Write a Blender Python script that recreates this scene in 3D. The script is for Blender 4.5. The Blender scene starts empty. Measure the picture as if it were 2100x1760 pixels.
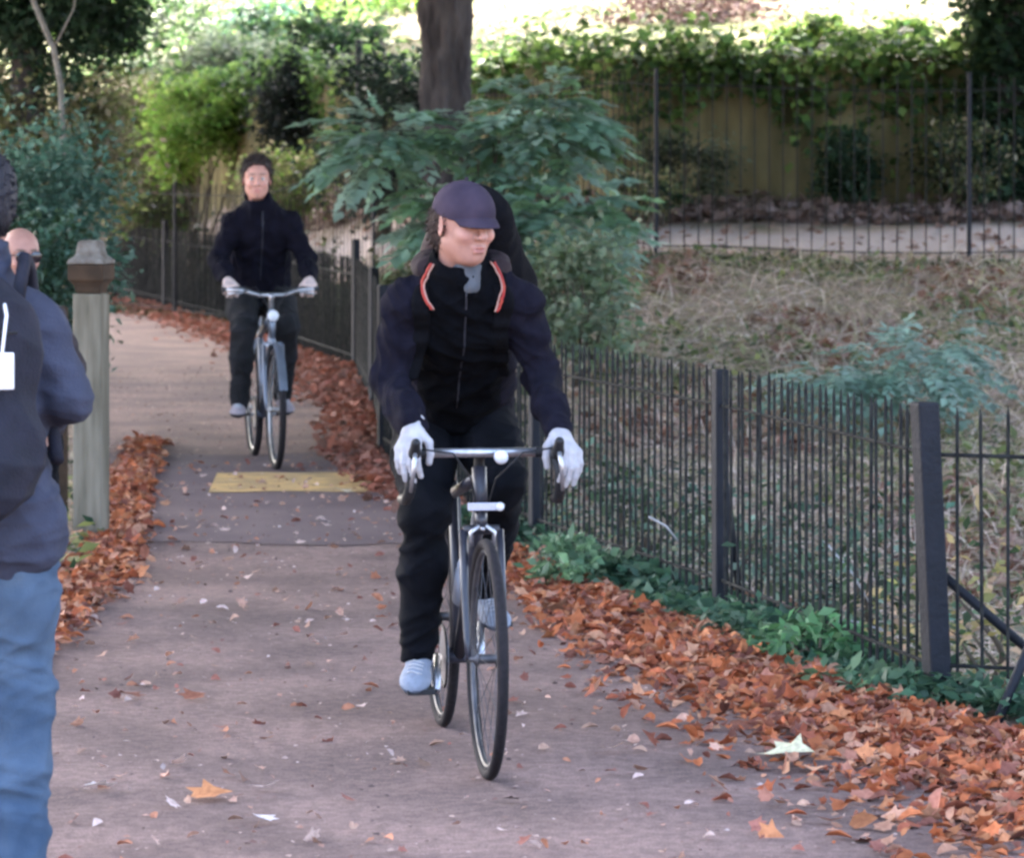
import bpy, math, random
import numpy as np
from mathutils import Vector, Matrix
rng = np.random.default_rng(7)
R_ = math.radians
C = bpy.context.scene.collection
sc = bpy.context.scene

# ------------------------------------------------------------------ camera, sky, sun, exposure
cam = bpy.data.cameras.new('camera'); camo = bpy.data.objects.new('camera', cam); C.objects.link(camo)
camo.location = (0, 0, 1.75); camo.rotation_euler = (R_(90), 0, 0)
cam.sensor_width = 36; cam.lens = 36 * 7800 / 2099; cam.shift_y = -550 / 2099
cam.clip_start = .1; cam.clip_end = 2000
cam.dof.use_dof = True; cam.dof.focus_distance = 11.5; cam.dof.aperture_fstop = 9.0
sc.camera = camo
SUN_EL, SUN_AZ = 47, -22          # elevation; azimuth from +Y towards +X (the sun stands beyond the wall)
w = bpy.data.worlds.new('World'); sc.world = w; w.use_nodes = True
nt = w.node_tree; bg = nt.nodes['Background']; sky = nt.nodes.new('ShaderNodeTexSky')
sky.sky_type = 'NISHITA'; sky.sun_disc = False; sky.sun_elevation = R_(SUN_EL); sky.sun_rotation = R_(SUN_AZ)
sky.air_density = .8; sky.dust_density = 6; sky.ozone_density = 1.0
nt.links.new(sky.outputs[0], bg.inputs[0]); bg.inputs[1].default_value = .15
sl = bpy.data.lights.new('sun', 'SUN'); sl.energy = 3.2; sl.angle = R_(.5); sl.color = (1, .95, .86)
so = bpy.data.objects.new('sun', sl); C.objects.link(so)
sd = Vector((math.sin(R_(SUN_AZ)) * math.cos(R_(SUN_EL)), math.cos(R_(SUN_AZ)) * math.cos(R_(SUN_EL)), math.sin(R_(SUN_EL))))
so.rotation_euler = sd.to_track_quat('Z', 'Y').to_euler()
sc.view_settings.view_transform = 'Standard'; sc.view_settings.look = 'None'
sc.view_settings.gamma = 1; sc.view_settings.exposure = 3.8
sc.render.engine = 'CYCLES'
sc.cycles.use_denoising = True; sc.cycles.max_bounces = 6; sc.cycles.diffuse_bounces = 3
sc.cycles.transmission_bounces = 4; sc.cycles.filter_width = 2.8
sc.cycles.sample_clamp_indirect = 6

# ------------------------------------------------------------------ materials
MATS = {}
def mat(name, col, rough=.8, col2=None, scale=20, bump=0, bscale=None, metal=0, attr=False, trans=0, spec=.3, stretch=(1, 1, 1), detail=5, sheen=0, lo=.35, hi=.65):
    m = bpy.data.materials.new(name); m.use_nodes = True
    n = m.node_tree.nodes; l = m.node_tree.links; p = n['Principled BSDF']
    p.inputs['Roughness'].default_value = rough; p.inputs['Metallic'].default_value = metal
    p.inputs['Specular IOR Level'].default_value = spec
    if sheen: p.inputs['Sheen Weight'].default_value = sheen
    tc = n.new('ShaderNodeTexCoord'); mp = n.new('ShaderNodeMapping'); mp.inputs['Scale'].default_value = stretch
    l.new(tc.outputs['Object'], mp.inputs[0])
    nz = n.new('ShaderNodeTexNoise'); nz.inputs['Scale'].default_value = scale; nz.inputs['Detail'].default_value = detail
    l.new(mp.outputs[0], nz.inputs[0])
    rp = n.new('ShaderNodeValToRGB'); l.new(nz.outputs[0], rp.inputs[0])
    rp.color_ramp.elements[0].position = lo; rp.color_ramp.elements[1].position = hi
    c2 = col2 or tuple(c * .7 for c in col)
    rp.color_ramp.elements[0].color = (*c2, 1); rp.color_ramp.elements[1].color = (*col, 1)
    out = rp.outputs[0]
    if attr:
        at = n.new('ShaderNodeAttribute'); at.attribute_name = 'Col'
        mx = n.new('ShaderNodeMix'); mx.data_type = 'RGBA'; mx.blend_type = 'MULTIPLY'; mx.inputs[0].default_value = 1
        l.new(at.outputs[0], mx.inputs[6]); l.new(out, mx.inputs[7]); out = mx.outputs[2]
    l.new(out, p.inputs['Base Color'])
    if trans:
        tr = n.new('ShaderNodeBsdfTranslucent'); ms = n.new('ShaderNodeMixShader'); ms.inputs[0].default_value = trans
        l.new(out, tr.inputs[0]); l.new(p.outputs[0], ms.inputs[1]); l.new(tr.outputs[0], ms.inputs[2])
        l.new(ms.outputs[0], n['Material Output'].inputs[0])
    if bump:
        b = n.new('ShaderNodeBump'); b.inputs['Strength'].default_value = bump; b.inputs['Distance'].default_value = .01
        nb = n.new('ShaderNodeTexNoise'); nb.inputs['Scale'].default_value = bscale or scale * 3; nb.inputs['Detail'].default_value = 8
        l.new(mp.outputs[0], nb.inputs[0]); l.new(nb.outputs[0], b.inputs['Height']); l.new(b.outputs[0], p.inputs['Normal'])
    m['p'] = 1
    MATS[name] = m
    return m

leafm = mat('leaf', (1, 1, 1), .55, (.75, .75, .75), 3, attr=True, trans=.5, spec=.35)
dryleaf = mat('dry_leaf', (1, 1, 1), .8, (.7, .65, .65), 60, attr=True, trans=.12, spec=.2)
strawm = mat('straw', (1, 1, 1), .85, (.7, .7, .7), 10, attr=True, spec=.15)
barkm = mat('bark', (.090, .078, .075), .9, (.035, .03, .03), 9, 1, 18, stretch=(1, 1, .25), spec=.1)
twigm = mat('twig', (.12, .095, .07), .9, (.07, .055, .04), 20, spec=.1)
soilm = None

# ------------------------------------------------------------------ mesh helpers
def link(o, parent=None):
    C.objects.link(o)
    if parent is not None: o.parent = parent
    return o
def fast_mesh(name, V, F, m, parent=None, smooth=False, col=None, k=None):
    """V (n,3) array; F (f,k) array, every face with k corners (or a list of lists)."""
    me = bpy.data.meshes.new(name)
    if isinstance(F, np.ndarray):
        V = np.asarray(V, np.float32); f, k = F.shape
        me.vertices.add(len(V)); me.vertices.foreach_set('co', V.ravel())
        me.loops.add(f * k); me.loops.foreach_set('vertex_index', F.astype(np.int32).ravel())
        me.polygons.add(f); me.polygons.foreach_set('loop_start', np.arange(0, f * k, k, dtype=np.int32))
        me.update(calc_edges=True)
    else:
        me.from_pydata([tuple(v) for v in V], [], F); me.update()
    if smooth: me.polygons.foreach_set('use_smooth', np.ones(len(me.polygons), bool))
    if col is not None:
        a = me.color_attributes.new('Col', 'FLOAT_COLOR', 'POINT')
        cc = np.ones((len(me.vertices), 4), np.float32); cc[:, :3] = col; a.data.foreach_set('color', cc.ravel())
    me.materials.append(m)
    return link(bpy.data.objects.new(name, me), parent)
def tag(o, label=None, cat=None, group=None, kind=None):
    if label: o['label'] = label
    if cat: o['category'] = cat
    if group: o['group'] = group
    if kind: o['kind'] = kind
    return o
def empty(name, loc=(0, 0, 0), rz=0, label=None, cat=None, group=None):
    e = bpy.data.objects.new(name, None); C.objects.link(e); e.location = loc; e.rotation_euler = (0, 0, rz)
    e.empty_display_size = .1
    return tag(e, label, cat, group)

class MB:
    def __init__(s): s.v = []; s.f = []
    def add(s, V, F):
        o = len(s.v); s.v += [tuple(map(float, p)) for p in V]; s.f += [[i + o for i in f] for f in F]; return s
    def box(s, c, d, rz=0, M=None):
        x, y, z = [q / 2 for q in d]
        P = [Vector((a * x, b * y, e * z)) for e in (-1, 1) for a, b in ((-1, -1), (1, -1), (1, 1), (-1, 1))]
        m = M if M is not None else Matrix.Rotation(rz, 3, 'Z')
        return s.add([m @ p + Vector(c) for p in P], [[3, 2, 1, 0], [4, 5, 6, 7], [0, 1, 5, 4], [1, 2, 6, 5], [2, 3, 7, 6], [3, 0, 4, 7]])
    def tube(s, pts, r, n=10, close=False, cap=True):
        pts = [Vector(p) for p in pts]; N = len(pts)
        if not hasattr(r, '__len__'): r = [r] * N
        V = []; F = []; u = None
        for i, p in enumerate(pts):
            a = pts[(i - 1) % N] if (close or i > 0) else p; b = pts[(i + 1) % N] if (close or i < N - 1) else p
            t = (b - a).normalized()
            if u is None:
                u = t.orthogonal().normalized()
            u = (u - t * u.dot(t)).normalized(); w_ = t.cross(u)
            V += [p + (u * math.cos(2 * math.pi * j / n) + w_ * math.sin(2 * math.pi * j / n)) * r[i] for j in range(n)]
        for i in range(N if close else N - 1):
            k2 = (i + 1) % N
            F += [[i * n + j, i * n + (j + 1) % n, k2 * n + (j + 1) % n, k2 * n + j] for j in range(n)]
        if cap and not close: F += [list(range(n))[::-1], [(N - 1) * n + j for j in range(n)]]
        return s.add(V, F)
    def ring(s, c, R, r, n=56, m=8, squash=1):   # torus in the local XZ plane (wheel), axis Y
        c = Vector(c)
        return s.tube([c + Vector((R * math.cos(2 * math.pi * i / n), 0, R * math.sin(2 * math.pi * i / n))) for i in range(n)], r, m, close=True)
    def lathe(s, prof, n=24, M=None, c=(0, 0, 0)):
        V = []; F = []; K = len(prof)
        for r, z in prof:
            for j in range(n):
                p = Vector((r * math.cos(2 * math.pi * j / n), r * math.sin(2 * math.pi * j / n), z))
                V.append((M @ p if M is not None else p) + Vector(c))
        for i in range(K - 1): F += [[i * n + j, i * n + (j + 1) % n, (i + 1) * n + (j + 1) % n, (i + 1) * n + j] for j in range(n)]
        F += [list(range(n))[::-1], [(K - 1) * n + j for j in range(n)]]
        return s.add(V, F)
    def build(s, name, m, parent=None, smooth=False, bevel=0):
        o = fast_mesh(name, s.v, s.f, m, parent, smooth)
        if bevel:
            b = o.modifiers.new('bevel', 'BEVEL'); b.width = bevel; b.segments = 2
        return o

# ------------------------------------------------------------------ terrain
FENCE = [(5.2, 10.9), (1.36, 12.3), (.81, 14.8), (.11, 17.3), (-.40, 19.8), (-.76, 22.4), (-.98, 27), (-1.3, 31.7), (-2.9, 40), (-5.3, 50), (-9, 58)]
FY = [p[1] for p in FENCE]; FX = [p[0] for p in FENCE]
FARF = [(-14, 62), (-8, 52), (-4, 43), (-1.2, 35.5), (.9, 30.4), (3, 30), (12, 29.5)]
def xf(Y): return np.interp(Y, FY, FX)
def yb(X): return np.interp(X, [p[0] for p in FARF], [p[1] for p in FARF])
def ss(t): t = np.clip(t, 0, 1); return t * t * (3 - 2 * t)
def path_left(Y): return np.interp(Y, [-20, 6, 12, 16.5, 18.5, 20.5, 24, 30, 36, 44, 52, 60], [-2.2, -1.9, -1.75, -1.72, -1.85, -2.25, -2.75, -3.4, -4.3, -5.9, -9, -14])
def hz(X, Y):
    X = np.asarray(X, float); Y = np.asarray(Y, float)
    d = X - xf(Y); q = yb(X) - Y
    up = -.45 + 1.39 * np.clip((13 - q) / 13, 0, 1)
    z = up * ss((d - .05) / 1.3)
    beyond = np.clip(-q, 0, 4.85)
    z = z + beyond * .1 * ss(d)
    far = np.clip(-q - 5.1, 0, 400)
    z = z + ss((-q - 4.88) / .25) * 1.25 + far * .07
    left = np.clip(path_left(Y) - .9 - X, 0, 30) * .10
    z = z + np.where(d < 0, left, 0)
    z = z + .035 * np.sin(X * 1.7 + Y * .6) * np.sin(Y * .9 - X * .4) * ss((d - .3) / 1.5)
    return z
def gaxis(a, b, fine0, fine1, fs, cs):
    out = list(np.arange(fine0, fine1, fs)); x = fine1; s = fs
    while x < b: out.append(x); s = min(s * 1.12, cs); x += s
    out.append(b); x = fine0; s = fs; lo = []
    while x > a: s = min(s * 1.12, cs); x -= s; lo.append(max(x, a))
    return np.array(lo[::-1] + out)
gx = gaxis(-260, 260, -9, 9, .14, 12); gy = gaxis(-60, 420, 4, 60, .17, 12)
GX, GY = np.meshgrid(gx, gy); GZ = hz(GX, GY)
V = np.stack([GX, GY, GZ], -1).reshape(-1, 3)
nx, ny = len(gx), len(gy); ii = (np.arange(ny - 1)[:, None] * nx + np.arange(nx - 1)[None]).ravel()
Fq = np.stack([ii, ii + 1, ii + 1 + nx, ii + nx], 1)
# ground material: leaf-mould near, grass lawn beyond the wall (two real covers, split by where they grow)
def ground_material():
    m = bpy.data.materials.new('ground'); m.use_nodes = True; n = m.node_tree.nodes; l = m.node_tree.links; p = n['Principled BSDF']
    tc = n.new('ShaderNodeTexCoord'); at = n.new('ShaderNodeAttribute'); at.attribute_name = 'Col'
    def noise(s, d=6):
        z = n.new('ShaderNodeTexNoise'); z.inputs['Scale'].default_value = s; z.inputs['Detail'].default_value = d; l.new(tc.outputs['Object'], z.inputs[0]); return z
    r1 = n.new('ShaderNodeValToRGB'); l.new(noise(3.5).outputs[0], r1.inputs[0])
    e = r1.color_ramp; e.elements[0].position = .33; e.elements[0].color = (.22, .19, .12, 1); e.elements[1].position = .7; e.elements[1].color = (.50, .38, .33, 1)
    k = e.elements.new(.5); k.color = (.32, .25, .19, 1)
    r2 = n.new('ShaderNodeValToRGB'); l.new(noise(30).outputs[0], r2.inputs[0])
    r2.color_ramp.elements[0].position = .3; r2.color_ramp.elements[0].color = (.6, .6, .6, 1); r2.color_ramp.elements[1].color = (1.25, 1.2, 1.15, 1)
    mx = n.new('ShaderNodeMix'); mx.data_type = 'RGBA'; mx.blend_type = 'MULTIPLY'; mx.inputs[0].default_value = 1
    l.new(r1.outputs[0], mx.inputs[6]); l.new(r2.outputs[0], mx.inputs[7])
    r3 = n.new('ShaderNodeValToRGB'); l.new(noise(.35, 8).outputs[0], r3.inputs[0])
    e = r3.color_ramp; e.elements[0].position = .42; e.elements[0].color = (.075, .095, .028, 1); e.elements[1].position = .6; e.elements[1].color = (.15, .12, .08, 1)
    sep = n.new('ShaderNodeSeparateColor'); l.new(at.outputs[0], sep.inputs[0])
    m2 = n.new('ShaderNodeMix'); m2.data_type = 'RGBA'; l.new(sep.outputs[0], m2.inputs[0]); l.new(mx.outputs[2], m2.inputs[6]); l.new(r3.outputs[0], m2.inputs[7])
    # pale gravel of the upper path
    r4 = n.new('ShaderNodeValToRGB'); l.new(noise(12).outputs[0], r4.inputs[0])
    r4.color_ramp.elements[0].color = (.33, .27, .25, 1); r4.color_ramp.elements[1].color = (.50, .42, .39, 1)
    m3 = n.new('ShaderNodeMix'); m3.data_type = 'RGBA'; l.new(sep.outputs[1], m3.inputs[0]); l.new(m2.outputs[2], m3.inputs[6]); l.new(r4.outputs[0], m3.inputs[7])
    l.new(m3.outputs[2], p.inputs['Base Color']); p.inputs['Roughness'].default_value = .95; p.inputs['Specular IOR Level'].default_value = .1
    b = n.new('ShaderNodeBump'); b.inputs['Strength'].default_value = .8; b.inputs['Distance'].default_value = .04
    l.new(noise(14, 8).outputs[0], b.inputs['Height']); l.new(b.outputs[0], p.inputs['Normal'])
    return m
Q = (yb(GX) - GY)
cl = np.zeros((len(V), 3)); cl[:, 0] = ss((-Q - 5) / .4).ravel()
edge = .15 * np.sin(GX * 2.1) + .1 * np.sin(GX * 5.3)
cl[:, 1] = (ss((-Q - .75 + edge) / .3) * ss((2.5 + Q + edge) / .5)).ravel() * (GX - xf(GY) > .5).ravel()
g = fast_mesh('ground', V, Fq, ground_material(), smooth=True, col=cl); tag(g, kind='structure')

# path sheet
pathm = mat('path_asphalt', (.262, .172, .150), .92, (.165, .110, .098), 1.6, .6, 90, spec=.2, detail=12, lo=.38, hi=.62)
ys = np.concatenate([np.arange(-20, 4, 1.5), np.arange(4, 56, .25)])
Vp = []; 
for y in ys:
    r = float(xf(y)) - .12 if y > 12.3 else float(np.interp(y, [-20, 8, 10, 11, 12.3], [2.4, 2.2, 1.75, 1.5, 1.24])); a = float(path_left(y))
    for t in np.linspace(0, 1, 6): Vp.append((a + (r - a) * t, y, .006))
k = 6; n_ = len(ys); ii = (np.arange(n_ - 1)[:, None] * k + np.arange(k - 1)[None]).ravel()
tag(fast_mesh('path', np.array(Vp), np.stack([ii, ii + 1, ii + 1 + k, ii + k], 1), pathm), kind='structure')
for pm_ in (pathm,):     # fine aggregate and small stains over the broad tone
    n_1 = pm_.node_tree.nodes; l_1 = pm_.node_tree.links; pb_ = n_1['Principled BSDF']; src = pb_.inputs['Base Color'].links[0].from_socket
    tc_ = next(x for x in n_1 if x.type == 'TEX_COORD')
    for sc_, lo_, hi_, a_, b_ in ((240, .35, .7, .62, 1.32), (22, .42, .58, .84, 1.08)):
        nz_ = n_1.new('ShaderNodeTexNoise'); nz_.inputs['Scale'].default_value = sc_; nz_.inputs['Detail'].default_value = 3; l_1.new(tc_.outputs['Object'], nz_.inputs[0])
        rp_ = n_1.new('ShaderNodeValToRGB'); rp_.color_ramp.elements[0].position = lo_; rp_.color_ramp.elements[1].position = hi_
        rp_.color_ramp.elements[0].color = (a_, a_, a_, 1); rp_.color_ramp.elements[1].color = (b_, b_, b_, 1); l_1.new(nz_.outputs[0], rp_.inputs[0])
        mx_ = n_1.new('ShaderNodeMix'); mx_.data_type = 'RGBA'; mx_.blend_type = 'MULTIPLY'; mx_.inputs[0].default_value = 1
        l_1.new(src, mx_.inputs[6]); l_1.new(rp_.outputs[0], mx_.inputs[7]); src = mx_.outputs[2]
    l_1.new(src, pb_.inputs['Base Color'])
def zg(x, y): return float(hz(x, y))

# darker strip of asphalt across the path
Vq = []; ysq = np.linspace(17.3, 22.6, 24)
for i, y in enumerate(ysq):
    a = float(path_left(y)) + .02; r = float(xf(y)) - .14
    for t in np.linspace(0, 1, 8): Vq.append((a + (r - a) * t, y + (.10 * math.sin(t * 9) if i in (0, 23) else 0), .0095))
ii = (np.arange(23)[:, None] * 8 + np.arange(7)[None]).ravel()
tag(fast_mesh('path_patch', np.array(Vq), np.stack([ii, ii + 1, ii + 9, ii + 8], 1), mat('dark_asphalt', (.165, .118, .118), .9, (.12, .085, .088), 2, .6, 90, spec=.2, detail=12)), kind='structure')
# yellow painted bar
ym = mat('yellow_paint', (.64, .40, .16), .8, (.36, .25, .13), 6, .3, 80, spec=.2)
xs = np.linspace(-1.62, -.74, 22); Vy = []
for i, x in enumerate(xs):
    t = i / 21; Vy += [(x + .03, 19.95 + .06 * math.sin(9 * x) * .5 + t * .06, .0135), (x - .02, 21.2 + .03 * math.sin(17 * x), .0135)]
tag(fast_mesh('painted_bar', np.array(Vy), np.array([[2 * i, 2 * i + 2, 2 * i + 3, 2 * i + 1] for i in range(21)]), ym),
    'worn yellow bar painted across the reddish path in front of the far cyclist', 'road marking')

# ------------------------------------------------------------------ leaves
T_DIA = np.array([(0, 0, 0), (.45, .27, .07), (1, 0, -.03), (.45, -.27, .07)]); F_DIA = np.array([(0, 1, 2), (0, 2, 3)])
T_LOB = np.array([(0, 0, 0), (.12, .2, .03), (-.02, .42, .10), (.35, .36, .05), (.45, .62, .16), (.62, .3, .05), (1, 0, -.05), (.62, -.3, .05), (.45, -.62, .12), (.35, -.36, .05), (-.02, -.42, .1), (.12, -.2, .03), (.4, 0, 0)])
F_LOB = np.array([(12, i, i + 1) for i in range(0, 11)] + [(12, 11, 0)])
def frames(D, up=None, roll=None):
    """per leaf: x axis D, normal near up with a random roll"""
    D = D / np.linalg.norm(D, axis=1, keepdims=True)
    U = up if up is not None else np.tile((0, 0, 1.), (len(D), 1))
    Yv = np.cross(U, D); nn = np.linalg.norm(Yv, axis=1, keepdims=True); Yv = np.where(nn > 1e-4, Yv / np.maximum(nn, 1e-4), (0, 1, 0))
    Z = np.cross(D, Yv)
    if roll is not None:
        c, s = np.cos(roll)[:, None], np.sin(roll)[:, None]; Yv, Z = Yv * c + Z * s, Z * c - Yv * s
    return D, Yv, Z
def place(T, F, P, D, size, up=None, roll=None, wid=1.0):
    X, Y, Z = frames(D, up, roll); n = len(P); k = len(T)
    s = np.broadcast_to(np.asarray(size, float), (n,))[:, None, None]
    V = P[:, None] + s * (X[:, None] * T[None, :, 0:1] + Y[:, None] * T[None, :, 1:2] * wid + Z[:, None] * T[None, :, 2:3])
    return V.reshape(-1, 3), (F[None] + (np.arange(n) * k)[:, None, None]).reshape(-1, F.shape[1])
def pal(cols, n, k, jit=.18):
    c = np.array(cols)[rng.integers(0, len(cols), n)] * (1 + jit * rng.standard_normal((n, 1))).clip(.5, 1.6)
    return np.repeat(c, k, 0)
def rdir(n, zs=1.0, zo=0.0):
    d = rng.standard_normal((n, 3)); d[:, 2] = d[:, 2] * zs + zo; return d / np.linalg.norm(d, axis=1, keepdims=True)
def blob_points(n, c, r, clumps=30, tight=.28, hollow=.35, cut=None):
    """points in clumps spread through an ellipsoid: gives gaps and an uneven outline"""
    d = rdir(clumps); rad = (hollow + (1 - hollow) * rng.random((clumps, 1)) ** .6)
    cc = d * rad
    k = rng.integers(0, clumps, n); p = cc[k] + rng.standard_normal((n, 3)) * tight * rng.uniform(.6, 1.2, (clumps, 1))[k]
    P = np.array(c) + p * np.array(r); out = P - np.array(c)
    return P, out, k
GREEN_D = [(.028, .06, .03), (.035, .075, .035), (.045, .085, .045)]
GREEN_M = [(.06, .14, .045), (.09, .18, .055), (.12, .19, .065)]
GREEN_Y = [(.18, .34, .06), (.24, .39, .07), (.31, .38, .11)]
TEAL = [(.06, .14, .10), (.09, .18, .13), (.13, .22, .17)]
OLIVE = [(.22, .23, .09), (.28, .27, .13), (.35, .30, .20), (.18, .22, .085)]
BROWN = [(.20, .12, .075), (.26, .17, .12), (.15, .09, .06)]
def foliage(name, c, r, n, size, cols, parent=None, clumps=30, tight=.28, hollow=.35, zs=.6, zo=-.15, m=None, floor=True, ctint=.25):
    P, out, k = blob_points(n, c, r, clumps, tight, hollow)
    if floor:
        h = hz(P[:, 0], P[:, 1]) + .03; ok = P[:, 2] > h; P = P[ok]; out = out[ok]; k = k[ok]
    n = len(P); d = out / (np.linalg.norm(out, axis=1, keepdims=True) + 1e-6) * .5 + rdir(n, zs, zo)
    V, F = place(T_DIA, F_DIA, P, d, size * rng.uniform(.6, 1.4, n), roll=rng.normal(0, .7, n))
    tint = (1 + ctint * rng.standard_normal((clumps, 1))).clip(.5, 1.6)[k]
    return fast_mesh(name, V, F, m or leafm, parent, col=pal(cols, n, 4) * np.repeat(tint, 4, 0))
def stems(c, r, base, n=7, rad=.015, parent=None, name='stem', m=None):
    b = MB()
    for i in range(n):
        a = rng.uniform(0, 6.28); e = Vector((c[0] + r[0] * .75 * math.cos(a) * rng.random(), c[1] + r[1] * .75 * math.sin(a) * rng.random(), c[2] + r[2] * rng.uniform(-.1, .7)))
        s = Vector((base[0] + rng.normal(0, .06), base[1] + rng.normal(0, .06), base[2] - .05)); mid = (s + e) / 2 + Vector((rng.normal(0, .1), rng.normal(0, .1), .1)) * r[0]
        b.tube([s, mid * .6 + s * .4, mid, e], [rad, rad * .85, rad * .6, rad * .25], 6)
    return b.build(name, m or twigm, parent, smooth=True)
def bush(name, label, cat, c, r, n, size, cols, group=None, **kw):
    z = zg(c[0], c[1]); e = empty(name, (0, 0, 0), 0, label, cat, group)
    f = foliage('foliage', c, r, n, size, cols, e, **kw); stems(c, r, (c[0], c[1], z), 7, .012 + .01 * r[2], e)
    return e
def at(x, y, D): return np.array(((x - 1049.5) * D / 7800, D, 1.75 - (y - 330) * D / 7800))
def sprays(name, C0, D0, L, cols, parent, pairs=5, leaf=.1, droop=.35, wid=1.0):
    """pinnate leaves: rachis of length L from each centre, with opposite leaflets"""
    n = len(C0); Dn = D0 / np.linalg.norm(D0, axis=1, keepdims=True); up = np.tile((0, 0, 1.), (n, 1))
    Yv = np.cross(up, Dn); Yv /= np.linalg.norm(Yv, axis=1, keepdims=True) + 1e-6
    Ps = []; Ds = []; Ss = []; ids = []
    L = np.broadcast_to(L, (n,))
    for i in range(pairs * 2 + 1):
        t = min(1, .2 + .8 * (i // 2) / pairs); side = 0 if i == pairs * 2 else (1 if i % 2 else -1)
        P = C0 + Dn * (L * t)[:, None]; P[:, 2] -= droop * L * t * t
        d = Dn * (.6 if side else 1) + Yv * side * .8; d[:, 2] -= droop * (t + .25)
        d += rng.normal(0, .12, d.shape)
        Ps.append(P); Ds.append(d); Ss.append(leaf * L / L.mean() * (1.1 - .35 * abs(t - .5)) * rng.uniform(.85, 1.15, n)); ids.append(np.arange(n))
    P = np.concatenate(Ps); D = np.concatenate(Ds); S = np.concatenate(Ss); ids = np.concatenate(ids)
    V, F = place(T_DIA, F_DIA, P, D, S, roll=rng.normal(0, .25, len(P)), wid=wid)
    base = np.array(cols)[rng.integers(0, len(cols), n)] * (1 + .2 * rng.standard_normal((n, 1))).clip(.6, 1.5)
    col = np.repeat(base[ids] * (1 + .08 * rng.standard_normal((len(P), 1))), 4, 0)
    return fast_mesh(name, V, F, leafm, parent, col=col)

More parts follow.
